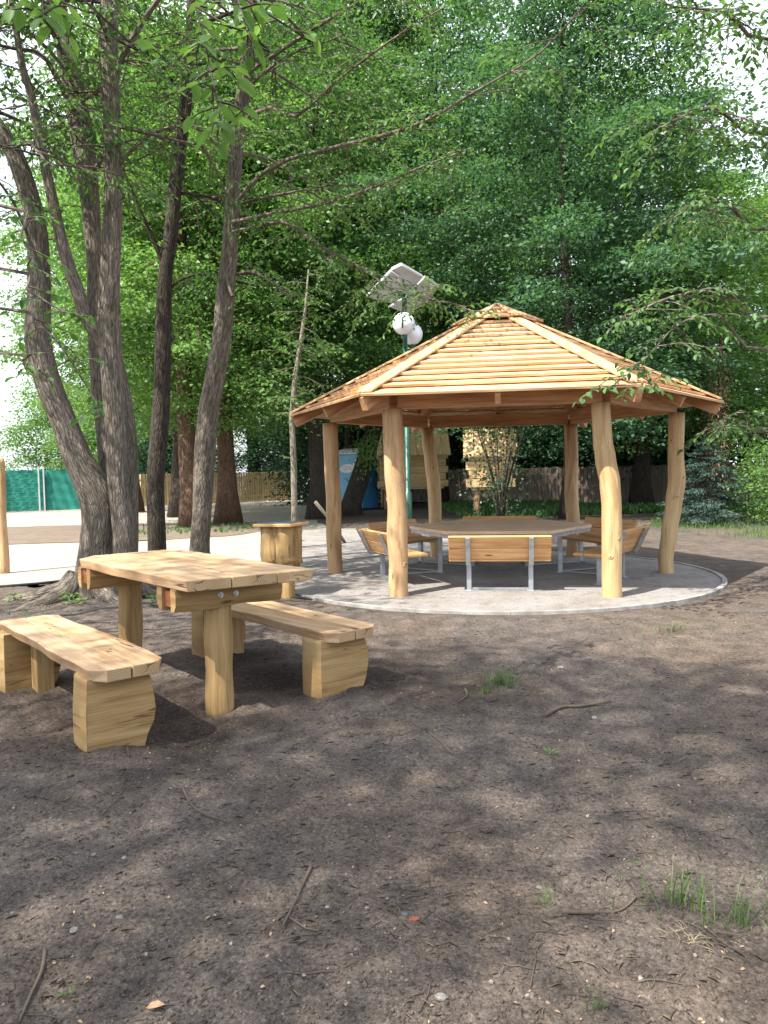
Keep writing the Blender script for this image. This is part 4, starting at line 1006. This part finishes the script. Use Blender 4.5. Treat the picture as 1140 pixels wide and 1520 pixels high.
edge_tree((-6.2, -1.5, 0), 'near tree whose large bright leaves hang down at the top left', [
    ([(255, -60, 4), (290, 10, 3), (310, 90, 2.4), (322, 150, 2), (330, 195, 1.6)], 3.9, 3.6, 14, .2, 6.4),
    ([(60, -60, 4), (62, 0, 3), (66, 30, 2)], 3.9, 3.6, 7, .16, 6.3),
    ([(330, -70, 4), (350, -10, 3), (372, 60, 2)], 4.2, 4.0, 9, .24, 6.6)], 402, M['leaffresh'], .115, 9.0, .2, ((11, 2.4, 7.5), dict(nb=14, nc=4, nl=90, leaf=.13, sig=.45, flat=.5)), 0)
edge_tree((-6.2, 5.5, 0), 'tree at the left whose thin twigs reach before the leaning stem', [
    ([(-20, 395, 6), (40, 430, 4), (90, 460, 3), (130, 470, 2)], 6.0, 5.9, 8, .3, 3.2),
    ([(-20, 455, 5), (50, 478, 4), (95, 520, 3), (150, 610, 2)], 6.0, 5.8, 8, .28, 3.0),
    ([(-20, 520, 5), (30, 535, 3), (60, 550, 2)], 6.0, 5.9, 5, .28, 2.8),
    ([(-20, 300, 6), (30, 350, 4), (55, 400, 2)], 6.2, 6.1, 6, .3, 3.6)], 403, M['leafn'], .088, 7.5, .12, ((9.8, 2.6, 6.3), dict(nb=20, nc=4, nl=70, leaf=.12, sig=.4, flat=.5)), 0)
OV = dict(nb=12, nc=4, nl=150, leaf=.15, sig=.55, flat=.5)
edge_tree((-9.3, -4.2, 0), 'high crowned tree far behind the viewer at the left, shading the left foreground', [], 407, M['leaf'], .1, 13, .26, ((17, 4.0, 11), OV))
edge_tree((-5.7, -4.9, 0), 'high crowned tree behind the viewer that throws broad dappled shade on the soil', [], 404, M['leaf'], .1, 13, .26, ((17, 4.2, 11), OV))
edge_tree((-2.0, -4.4, 0), 'high crowned tree straight behind the viewer that shades the soil on the right', [], 405, M['leaf'], .1, 13, .26, ((17, 4.1, 11), OV))
edge_tree((-6.6, -1.9, 0), 'slim high tree behind the viewer, shading the ground before the gazebo', [], 406, M['leaf'], .1, 13, .18, ((16, 3.0, 11), dict(nb=10, nc=3, nl=150, leaf=.15, sig=.5, flat=.5)))

# ------------------------------------------------------------------ fences
def fence(name, a, b, h, label, mat, pw, gap, z0=.06, top=.0, postgap=2.4, seed=1):
    a, b = Vector((*a, 0)), Vector((*b, 0)); d = (b-a).normalized(); L = (b-a).length; nn = Vector((d.y, -d.x, 0)); nn = nn if nn.y < 0 else -nn
    r = empty(name, a, label, 'fence'); rg = random.Random(seed); mb = MB(); n = int(L/(pw+gap))
    for k in range(n):
        c = d*(k*(pw+gap)+pw/2)+nn*.035; hh = h+rg.uniform(-top-.012, top+.012); mb.bar(c+Vector((0, 0, z0)), c+Vector((rg.uniform(-.006, .006), 0, hh)), pw, .02, nn)
    mb.build('palings', mat, r)
    for z in (.35, h-.3):
        mb = MB(); mb.bar(Vector((0, 0, z)), d*L+Vector((0, 0, z)), .05, .09); mb.build('rail', mat, r)
    for k in range(int(L/postgap)+1):
        mb = MB(); c = d*min(L, k*postgap)-nn*.085; mb.box(c+Vector((0, 0, h/2-.02)), (.09, .09, h), Matrix.Rotation(math.atan2(d.y, d.x), 3, 'Z')); mb.build('fence_post', mat, r)
    return r
fence('picket_fence', (-13.35, 35.2), (-4.75, 42.9), 1.58, 'pale new fence of upright wooden boards behind the left tree trunks', M['fence'], .11, .035, seed=2)
fence('board_fence', (.2, 36.2), (13.8, 26.6), 1.5, 'weathered dark grey board fence behind the gazebo', M['fencedark'], .14, .012, top=.02, seed=3)
# gate between pale fence and toilet
gg = empty('metal_gate', (-4.6, 42.9, 0), 'white metal gate with diagonal bar at the end of the pale fence', 'gate'); mb = MB()
for x in (0, 1.15): mb.bar((x, 0, 0), (x, 0, 1.65), .07, .07, (0, 1, 0))
for z in (.12, 1.55): mb.bar((.035, 0, z), (1.115, 0, z), .05, .05)
mb.bar((.04, 0, .2), (1.11, 0, 1.48), .04, .04); mb.build('gate_frame', M['grey'], gg)
mb = MB(); mb.box((.575, .06, .85), (1.1, .012, 1.4)); mb.build('gate_sheet', M['white'], gg)
# white sheet hoarding further right, seen under the playhouse
mb = MB(); mb.box((-.6, 36.6, .75), (2.6, .06, 1.5)); 
for k in range(9): mb.box((-1.8+k*.3, 36.56, .75), (.05, .04, 1.5))
tag(mb.build('hoarding', M['white']), 'white ribbed hoarding seen under the large playhouse', 'fence')
# green screened mesh fence
gf = empty('mesh_fence', (-18.2, 32.4, 0), 'green wire mesh fence hung with green screening at the left edge', 'fence', rz=math.atan2(34.35-32.4, -13.25+18.2)); Lg = math.hypot(34.35-32.4, 4.95)
mb = MB(); rows = []
for j in range(13):
    rows.append([(Lg*i/90, .05+.02*math.sin(i*.9+j*.8)+.015*math.sin(i*.23+j*2.1), .06+1.78*j/12+.012*math.sin(i*.7)) for i in range(91)])
mb.grid(rows); mb.build('screen', M['screen'], gf)
mb = MB()
for i in range(int(3.3/.07)): mb.bar((i*.07+.05, 0, .05), (i*.07+.05, 0, 1.9), .007, .007)
for j in range(10): mb.bar((.03, 0, .08+j*.2), (3.35, 0, .08+j*.2), .012, .012)
mb.build('wire_mesh', M['wire'], gf)
for x in (.05, 1.9, 3.36, 3.56):
    mb = MB(); mb.bar((x, -.03, 0), (x, -.03, 1.98), .06, .06, (0, 1, 0)); mb.build('fence_post', M['grey'], gf)

# ------------------------------------------------------------------ portable toilet
tl = empty('portable_toilet', (-.98, 30.4, 0), 'blue portable toilet with pale blue door and ribbed grey roof behind the leaning trunk', 'toilet cabin', rz=R(-33))
mb = MB(); mb.box((0, 0, 1.12), (1.12, 1.12, 2.16)); mb.build('cabin', M['blue'], tl, .04)
mb = MB(); mb.box((0, -.575, 1.12), (1.02, .03, 2.05)); mb.build('door', M['bluelight'], tl, .01)
mb = MB(); rows = []
for j in range(9):
    a = j/8; y = -.62+1.24*a; rows.append([(-.62+1.24*i/24, y, 2.22+.17*math.sin(math.pi*a)**.6+(.025 if (i//2) % 2 else 0)) for i in range(25)])
mb.grid(rows, sm=False); mb.box((0, 0, 2.2), (1.24, 1.24, .05)); mb.build('roof', M['white'], tl)
def oval(mb, cx, cz, a, b, y, tilt=0, mi=0, n=24):
    out = []; 
    b0 = len(mb.v)
    for yy in (y, y+.008):
        for k in range(n):
            th = 2*math.pi*k/n; ux, uz = a*math.cos(th), b*math.sin(th); mb.v.append(Vector((cx+ux*math.cos(tilt)-uz*math.sin(tilt), yy, cz+ux*math.sin(tilt)+uz*math.cos(tilt))))
    mb.face([b0+k for k in range(n)], [(0, 0)]*n, mi); mb.face([b0+n+k for k in range(n-1, -1, -1)], [(0, 0)]*n, mi)
    for k in range(n): k2 = (k+1) % n; mb.face([b0+k2, b0+k, b0+n+k, b0+n+k2], [(0, 0)]*4, mi)
mb = MB(); oval(mb, -.12, 1.62, .34, .17, -.604, .1); oval(mb, .32, 1.78, .15, .19, -.604, -.3); mb.build('sign', M['white'], tl)
mb = MB()
for k, (x, z, w_) in enumerate(((-.14, 1.67, .36), (-.1, 1.58, .44))):
    for q in range(7): mb.box((x-w_/2+w_*q/6, -.608, z+.02*math.sin(q*2)), (.03, .006, .05))
mb.build('sign_writing', M['grey'], tl)
mb = MB()
for k in range(3):
    pts = [Vector((-.35+.12*k+.55*t+.1*math.sin(t*5+k), -.598, 1.25-.16*k-.75*t+.12*math.sin(t*6))) for t in np.linspace(0, 1, 14)]
    mb.tube(pts, [.008+.022*math.sin(math.pi*t) for t in np.linspace(0, 1, 14)], 6)
mb.build('wave_mark', M['blue'], tl)

# ------------------------------------------------------------------ playhouses
def playhouse(loc, rz, label, Wd, Dp, zb, ze, zr, ov, stilts, seed, plank_roof):
    r = empty('playhouse', loc, label, 'playhouse', rz=rz); rg = random.Random(seed); n = max(4, int((ze-zb)/.26)); ph = (ze-zb)/n
    for sgn, nm in ((-1, 'front_wall'), (1, 'rear_wall')):
        mb = MB()
        for k in range(n):
            e = .12 if k % 2 == 0 else .03; mb.box((0, sgn*Dp/2, zb+ph*(k+.5)), (Wd+2*e, .06+rg.uniform(-.006, .006), ph-.014))
        mb.build(nm, M['house'], r, .01)
    for sgn in (-1, 1):
        mb = MB()
        for k in range(n): mb.box((sgn*Wd/2, 0, zb+ph*(k+.5)), (.06, Dp-.07, ph-.014))
        mb.build('side_wall', M['house'], r, .01)
    mb = MB(); mb.box((0, 0, zb-.04), (Wd-.1, Dp-.1, .06)); mb.build('floor_deck', M['house'], r)
    for sgn in (-1, 1):
        mb = MB(); m = int((Wd+2*ov)/.3); pw = (Wd+2*ov)/m
        for k in range(m):
            x0 = -Wd/2-ov+k*pw+.008; x1 = x0+pw-.016; ye = sgn*(Dp/2+ov*.8); l = rg.uniform(-.03, .03)
            A = [(x0, ye+sgn*l, ze-.14), (x1, ye+sgn*l, ze-.14), (x1, sgn*.012, zr), (x0, sgn*.012, zr)]
            if sgn > 0: A = [A[3], A[2], A[1], A[0]]
            mb.hexa(A+[(p[0], p[1], p[2]+.035) for p in A], 0, 1 if True else None)
        mb.build('roof', M['house'], r)
    for sgn in (-1, 1):   # gables
        mb = MB(); x = sgn*(Wd/2-.02); P = [(x-.02, -Dp/2+.03, ze), (x+.02, -Dp/2+.03, ze), (x+.02, Dp/2-.03, ze), (x-.02, Dp/2-.03, ze), (x-.02, -.02, zr-.06), (x+.02, -.02, zr-.06), (x+.02, .02, zr-.06), (x-.02, .02, zr-.06)]
        mb.hexa(P, 0, 1); mb.build('gable', M['redwood'] if not plank_roof else M['house'], r)
    for x in (-1, 1):
        for y in (-1, 1):
            mb = MB(); mb.tube([Vector((x*stilts, y*(Dp/2-.18), -.1)), Vector((x*stilts, y*(Dp/2-.18), zb-.07))], [.09, .085], 10, jit=.03); mb.build('stilt', M['post'], r)
    return r
playhouse((1.08, 31.0, 0), R(4), 'large timber playhouse on stilts with steep plank roof behind the gazebo', 2.55, 2.0, .84, 2.2, 3.5, .22, 1.05, 3, True)
playhouse((3.27, 23.6, 0), R(-6), 'small timber playhouse on two front stilts behind the many stemmed shrub', 1.22, 1.3, .93, 1.98, 2.68, .2, .42, 5, False)

# ------------------------------------------------------------------ solar street lamp
lp = empty('solar_lamp', (.52, 16.5, 0), 'green lamp post with two white globes under tilted solar panels behind the roof', 'street lamp'); lo = Vector((.52, 16.5, 0))
mb = MB(); mb.tube([Vector((0, 0, -.1)), Vector((0, 0, 1.0)), Vector((0, 0, 1.02)), Vector((0, 0, 5.0))], [.085, .085, .055, .05], 14); mb.build('pole', M['polegreen'], lp)
for (x, z, y) in ((-.03, 4.53, -.3), (.16, 4.42, .3)):
    mb = MB(); rows = []
    for i in range(13):
        th = math.pi*i/12; rows.append([(x+.235*math.sin(max(th, .001))*math.cos(2*math.pi*k/24), y+.235*math.sin(max(th, .001))*math.sin(2*math.pi*k/24), z-.235*math.cos(th)) for k in range(24)])
    mb.grid(rows, close=True); g_ = mb.build('globe', M['globe'], lp)
    mb = MB(); mb.tube([Vector((0, 0, z-.42)), Vector((x*.5, y*.6, z-.42)), Vector((x, y, z-.34)), Vector((x, y, z-.215))], [.022, .022, .025, .06], 8); mb.build('arm', M['polegreen'], lp)
mb = MB(); mb.tube([Vector((-.07, -.54, 4.4)), Vector((-.075, -.545, 4.72))], [.016, .016], 6); mb.build('globe_band', M['polegreen'], lp)
def panel(cs, nm='solar_panel'):
    c = sum(cs, Vector())/4; n = (cs[1]-cs[0]).cross(cs[3]-cs[0]).normalized(); n = n if n.z > 0 else -n
    mb = MB(); up = n*.035; mb.hexa([p for p in cs]+[p+up for p in cs]); o = mb.build(nm, M['panelback'], lp, org=lo)
    q = [p.lerp(c, .05)+n*.038 for p in cs]; mb = MB(); mb.hexa(q+[p+n*.006 for p in q]); ch = mb.build('cells', M['panelface'], o, org=lo)
    mb = MB()
    for i in range(4): mb.bar(cs[i]+n*.016, cs[(i+1) % 4]+n*.016, .03, .05, n)
    mb.build('panel_frame', M['alu'], o, org=lo)
panel([at(545, 440, 16.3), at(581, 402, 15.8), at(606, 418, 16.2), at(586, 450, 16.8)])
panel([at(582, 400, 15.8), at(596, 393, 15.7), at(627, 411, 16.1), at(605, 436, 16.5)])
panel([at(606, 438, 16.5), at(631, 412, 16.2), at(651, 425, 16.5), at(632, 449, 16.9)])
panel([at(580, 455, 16.9), at(604, 441, 16.6), at(628, 452, 16.8), at(606, 464, 17.1)])
mb = MB(); mb.tube([Vector((0, 0, 4.95)), Vector((0, 0, 5.25))], [.05, .05], 10)
for e in ((-.4, -.1, 5.28), (.5, .25, 5.32), (.1, -.3, 5.1), (.1, .4, 5.55)): mb.bar((0, 0, 5.15), e, .05, .05)
mb.build('bracket', M['polegreen'], lp)

# ------------------------------------------------------------------ ground litter, stones, sticks, grass
rng = np.random.default_rng(77)
def scatter(n, rmin, rmax):
    a = rng.uniform(R(-33), R(33), n); r = rmin*(rmax/rmin)**rng.random(n); x = r*np.sin(a); y = r*np.cos(a)
    k = (np.hypot(x-PC[0], y-PC[1]) > DR+.1) & ~(inpoly(x, y, SAND)); return x[k], y[k]
def litter(name, n, rmin, rmax, L, W, thick, mat, upr=.12):
    x, y = scatter(n, rmin, rmax); z = height(x, y)+thick; m = len(x); th = rng.uniform(0, 6.28, m)
    D = np.stack([np.cos(th), np.sin(th), rng.normal(0, upr, m)], -1); N_ = np.array([0, 0, 1.0])+rng.normal(0, .4, (m, 3)); S = rng.uniform(L[0], L[1], m)
    o = leafobj(name, np.stack([x, y, z], -1)-D*S[:, None]/2, D, N_, S, mat, None, W=W); o['kind'] = 'stuff'; return o
litter('twig_litter', 1500, 1.7, 12, (.008, .05), .06, .004, M['twig'])
litter('straw_litter', 1300, 1.7, 12, (.008, .05), .045, .004, M['straw'])
litter('leaf_litter', 600, 1.7, 11, (.006, .018), .6, .005, M['dryleaf'], .3)
def pebbles(name, n, rmin, rmax, r0, r1, mat):
    x, y = scatter(n, rmin, rmax); V = []; F = []; m = len(x); z = height(x, y)
    base = np.array([(1,0,0),(0,1,0),(-1,0,0),(0,-1,0),(.5,.5,.75),(-.5,.5,.8),(-.5,-.5,.7),(.5,-.5,.85),(0,0,-.8)])
    fs = [(0,1,4),(1,2,5),(2,3,6),(3,0,7),(0,4,7),(1,5,4),(2,6,5),(3,7,6),(4,5,6),(4,6,7)]
    for i in range(m):
        s = rng.uniform(r0, r1)*(rng.random()**.6+.3); a = rng.uniform(0, 6.28); q = base*np.array([s*rng.uniform(.7, 1.4), s, s*.75])*(1+rng.normal(0, .14, (9, 3)))
        c, s_ = math.cos(a), math.sin(a); b = len(V); V.extend([(x[i]+p[0]*c-p[1]*s_, y[i]+p[0]*s_+p[1]*c, z[i]+p[2]+s*.1) for p in q]); F.extend([tuple(b+k for k in f) for f in fs])
    me = bpy.data.meshes.new(name); me.from_pydata(V, [], F); me.materials.append(mat); o = bpy.data.objects.new(name, me); COL.objects.link(o); o['kind'] = 'stuff'
pebbles('soil_crumbs', 30000, 1.7, 11, .002, .0075, M['soil'])
pebbles('small_gravel', 170, 1.8, 10, .003, .009, M['stone'])
def g2(px, py):
    U = at(px, py, 1.0); t = CAM_H/(CAM_H-U.z); return (U.x*t, t)
def rock(px, py, r, mat, label, name='stone', cat='stone', flat=.6, seed=0):
    x, y = g2(px, py); rg = random.Random(seed*7+int(px)); mb = MB(); rows = []; r *= .8
    for i in range(7):
        th = math.pi*i/6; rows.append([(r*max(math.sin(th), .02)*math.cos(6.283*k/9)*(1.25)*(1+rg.uniform(-.16, .16)), r*max(math.sin(th), .02)*math.sin(6.283*k/9)*(1+rg.uniform(-.16, .16)), -r*flat*math.cos(th)*(1+rg.uniform(-.1, .1))) for k in range(9)])
    mb.grid(rows, close=True, sm=False); o = mb.build(name, mat); o.location = (x, y, hz(x, y)+r*flat*.45); o.rotation_euler = (0, 0, rg.uniform(0, 3)); tag(o, label, cat)
rock(138, 1266, .013, M['stone'], 'small white square stone on the soil below the left bench')
rock(110, 1384, .016, M['stone'], 'pale rounded stone at the lower left, before the long curved twig')
rock(178, 1368, .014, M['stone'], 'greyish stone right of the pale rounded one at lower left')
rock(655, 1497, .018, M['stone'], 'grey stone at the bottom edge of the soil')
rock(800, 1311, .012, M['stone'], 'tiny grey stone near the grass tuft at lower right')
rock(832, 992, .026, M['stone'], 'pale stone right of the middle grass tuft')
rock(882, 1060, .020, M['stone'], 'pale flat stone beside the long stick in the mid ground')
rock(614, 1376, .020, M['brick'], 'red brick fragment lying on the soil', 'brick_fragment', 'brick', .5)
rock(600, 1370, .014, M['stoned'], 'dark stone touching the red brick fragment')
def stick(px, r, label, kids=()):
    mb = MB(); pts = []
    for x, y in px: gx, gy = g2(x, y); pts.append(Vector((gx, gy, hz(gx, gy)+r*1.1)))
    pts, rad = smooth(pts, [r*(1-.5*i/(len(pts)-1)) for i in range(len(pts))]); mb.tube(pts, rad, 7, jit=.08)
    for k in kids:
        q = []
        for x, y in k: gx, gy = g2(x, y); q.append(Vector((gx, gy, hz(gx, gy)+r)))
        mb.tube(q, [r*.55]*(len(q)-1)+[r*.25], 5)
    o = mb.build('stick', M['twig'], org=pts[0]); o.location = pts[0]; tag(o, label, 'stick')
stick([(462, 1284), (448, 1315), (436, 1345), (420, 1388)], .0065, 'straight dark stick on the soil in the lower middle', [[(430, 1370), (455, 1392), (480, 1397)]])
stick([(67, 1410), (62, 1445), (45, 1480), (28, 1518)], .0065, 'curved stick at the lower left corner', [[(60, 1430), (54, 1424)]])
stick([(808, 1060), (832, 1049), (865, 1043), (906, 1039)], .012, 'long dark stick lying right of the middle grass tuft')
stick([(834, 1352), (880, 1346), (920, 1338), (944, 1324)], .007, 'thin stick pointing at the grass tuft at lower right')
stick([(196, 1088), (190, 1105), (191, 1128)], .005, 'short pale twig stuck by the left bench support')
stick([(270, 1165), (290, 1195), (340, 1213)], .005, 'thin forked twig below the picnic table')
stick([(635, 1090), (655, 1108), (672, 1122)], .006, 'thin twig on the bare soil right of the bench')
stick([(690, 1025), (693, 1040), (680, 1050)], .009, 'short hooked twig left of the middle grass tuft')
# a tossed clod
rock(462, 1281, .024, M['soil'], 'dark clod of soil at the top of the straight stick', 'soil_clod', 'clod', .5)
def tuft(cx, cy, n, spread, hmin, hmax, label, mat=None, lean=.35, seed=0):
    x0, y0 = g2(cx, cy); rg = np.random.default_rng(seed+int(cx)); mb = MB(); z0 = hz(x0, y0)
    for k in range(n):
        a = rg.uniform(0, 6.28); rr = spread*abs(rg.normal(0, .55)); x, y = x0+rr*math.cos(a)*1.4, y0+rr*math.sin(a); h = rg.uniform(hmin, hmax); b = rg.uniform(0, 6.28); l = h*rg.uniform(.1, lean*2)
        w_ = rg.uniform(.0016, .0032); d = Vector((math.cos(b), math.sin(b), 0)); sd = Vector((-d.y, d.x, 0)); z = hz(x, y)-.005; rows = []
        for t in (0, .35, .7, 1): c = Vector((x, y, z))+d*l*t*t+Vector((0, 0, h*(t-.25*t*t*lean*2))); ww = w_*(1-t*.92); rows.append([c-sd*ww, c+sd*ww])
        mb.grid(rows)
    o = mb.build('grass_tuft', mat or M['grass'], org=(x0, y0, z0)); o.location = (x0, y0, z0); tag(o, label, 'grass tuft', 'grass tufts on the soil'); return o
tuft(742, 1016, 150, .13, .06, .17, 'dense bright grass tuft in the middle of the bare soil')
tuft(722, 1028, 50, .08, .03, .08, 'low pale grass tuft touching the bright one in the middle')
tuft(1010, 1330, 44, .13, .06, .20, 'tall grass tuft at the lower right, left of two')
tuft(1095, 1350, 44, .13, .06, .20, 'tall grass tuft at the lower right edge, right of two')
tuft(1000, 940, 60, .2, .05, .12, 'thin grass tuft in front of the gravel pad at the right')
tuft(805, 1335, 14, .03, .05, .1, 'wispy grass tuft left of the thin stick at lower right')
tuft(885, 1510, 10, .03, .04, .1, 'small grass tuft at the bottom edge right of centre')
tuft(1030, 1375, 50, .14, .02, .06, 'dry straw tuft in front of the tall grass at lower right', M['straw'], 1.2)
def weed(cx, cy, n, size, spread, label, mat, seed=0, h=.06):
    x0, y0 = g2(cx, cy); z0 = hz(x0, y0); rg = np.random.default_rng(seed+int(cx*3)); a = rg.uniform(0, 6.28, n); rr = spread*rg.random(n)
    P = np.stack([rr*np.cos(a), rr*np.sin(a), h*rg.random(n)+.01], -1); D = np.stack([np.cos(a), np.sin(a), .3+rg.normal(0, .3, n)], -1)
    o = leafobj('weed', P, D, np.array([0, -.2, 1.])+rg.normal(0, .3, (n, 3)), size*rg.uniform(.6, 1.2, n), mat, None); o.location = (x0, y0, z0); tag(o, label, 'weed', 'small weeds on the soil')
weed(818, 1120, 9, .03, .02, 'small leafy weed on the soil below the middle stick', M['grass'], 1, .015)
weed(106, 903, 40, .06, .14, 'leafy weed left of the thick forked trunk', M['leaffresh'], 2, .12)
weed(20, 892, 25, .05, .1, 'leafy weed at the left edge near the sand', M['leaffresh'], 3, .08)
weed(172, 880, 26, .07, .1, 'leafy weed between the forked tree and the straight trunk', M['leafn'], 4, .14)
weed(233, 905, 26, .07, .1, 'leafy weed seen under the picnic table beside its far leg', M['leafn'], 5, .14)
weed(512, 1018, 20, .025, .12, 'sprinkle of tiny seedlings by the right bench support', M['grass'], 6, .03)
weed(100, 1480, 8, .02, .02, 'tiny green seedling at lower left beside the curved stick', M['grass'], 7, .012)
weed(940, 1277, 2, .03, .008, 'single green leaf lying on the soil at the right', M['grass'], 8, .01)
# fallen leaf
x0, y0 = g2(228, 1509); o = leafobj('fallen_leaf', [(-.02, 0, .012)], [(1, .2, .15)], [(0, -.3, 1)], [.05], M['dryleaf']); o.location = (x0, y0, hz(x0, y0)); tag(o, 'large dry brown leaf at the bottom edge, lower left', 'leaf')

# grass and undergrowth far right and along the dark fence
def cover(name, poly, n, hmin, hmax, mat, W, seed):
    rg = np.random.default_rng(seed); xs = [p[0] for p in poly]; ys = [p[1] for p in poly]
    x = rg.uniform(min(xs), max(xs), n); y = rg.uniform(min(ys), max(ys), n); k = inpoly(x, y, poly) & (vnoise(x*.9, y*.9, seed)+rg.normal(0, .35, n) > -.25); x, y = x[k], y[k]; m = len(x)
    D = np.stack([rg.normal(0, .4, m), rg.normal(0, .4, m), np.ones(m)], -1); a = rg.uniform(0, 6.28, m)
    o = leafobj(name, np.stack([x, y, height(x, y)-.01], -1), D, np.stack([np.cos(a), np.sin(a), 0*a], -1), rg.uniform(hmin, hmax, m), mat, None, W=W, fine=False); o['kind'] = 'stuff'
cover('grass', [(6.4, 15.4), (8, 14.0), (14, 13), (18, 15), (18, 24), (10, 22), (7.2, 20.5), (6.2, 18)], 42000, .06, .2, M['grass'], .07, 3)
cover('undergrowth', [(2.4, 22.5), (6, 23.5), (10, 24), (14, 22), (16, 25.5), (9, 29.6), (3, 34), (2.2, 30)], 26000, .08, .3, M['leafn'], .3, 4)
cover('ground_leaves', [(-5.2, 19.2), (-3.6, 19.4), (-3.4, 21.5), (-4.4, 23), (-7, 23), (-7, 19)], 1500, .05, .16, M['leafn'], .35, 5)
def pxpoly(*p): return [g2(x, y) for x, y in p]
cover('sparse_grass', pxpoly((960, 1240), (1140, 1220), (1200, 1330), (1160, 1420), (1000, 1400), (930, 1330)), 240, .03, .14, M['grass'], .035, 8)
cover('sparse_grass', pxpoly((930, 915), (1060, 905), (1100, 980), (980, 1010), (930, 960)), 420, .02, .09, M['grass'], .04, 9)
cover('sparse_grass', pxpoly((660, 985), (800, 980), (830, 1040), (680, 1050)), 260, .02, .07, M['grass'], .04, 10)
cover('sparse_grass', pxpoly((0, 870), (120, 880), (130, 915), (0, 925)), 220, .02, .07, M['leafn'], .3, 11)
rgs = random.Random(91)
mb = MB()
for k in range(75):
    px, py = rgs.uniform(10, 1130), 930+590*rgs.random()**.8
    x, y = g2(px, py)
    if math.hypot(x-PC[0], y-PC[1]) < DR+.2: continue
    a = rgs.uniform(0, 6.28); L = rgs.uniform(.06, .24); r = rgs.uniform(.0011, .0026); pts = []
    for i in range(6):
        a += rgs.uniform(-.35, .35); x += math.cos(a)*L/5; y += math.sin(a)*L/5; pts.append(Vector((x, y, hz(x, y)+r*1.2+.003*rgs.random())))
    mb.tube(pts, [r, r, r*.9, r*.8, r*.65, r*.4], 5)
o = mb.build('root_litter', [M['twig']]); o['kind'] = 'stuff'
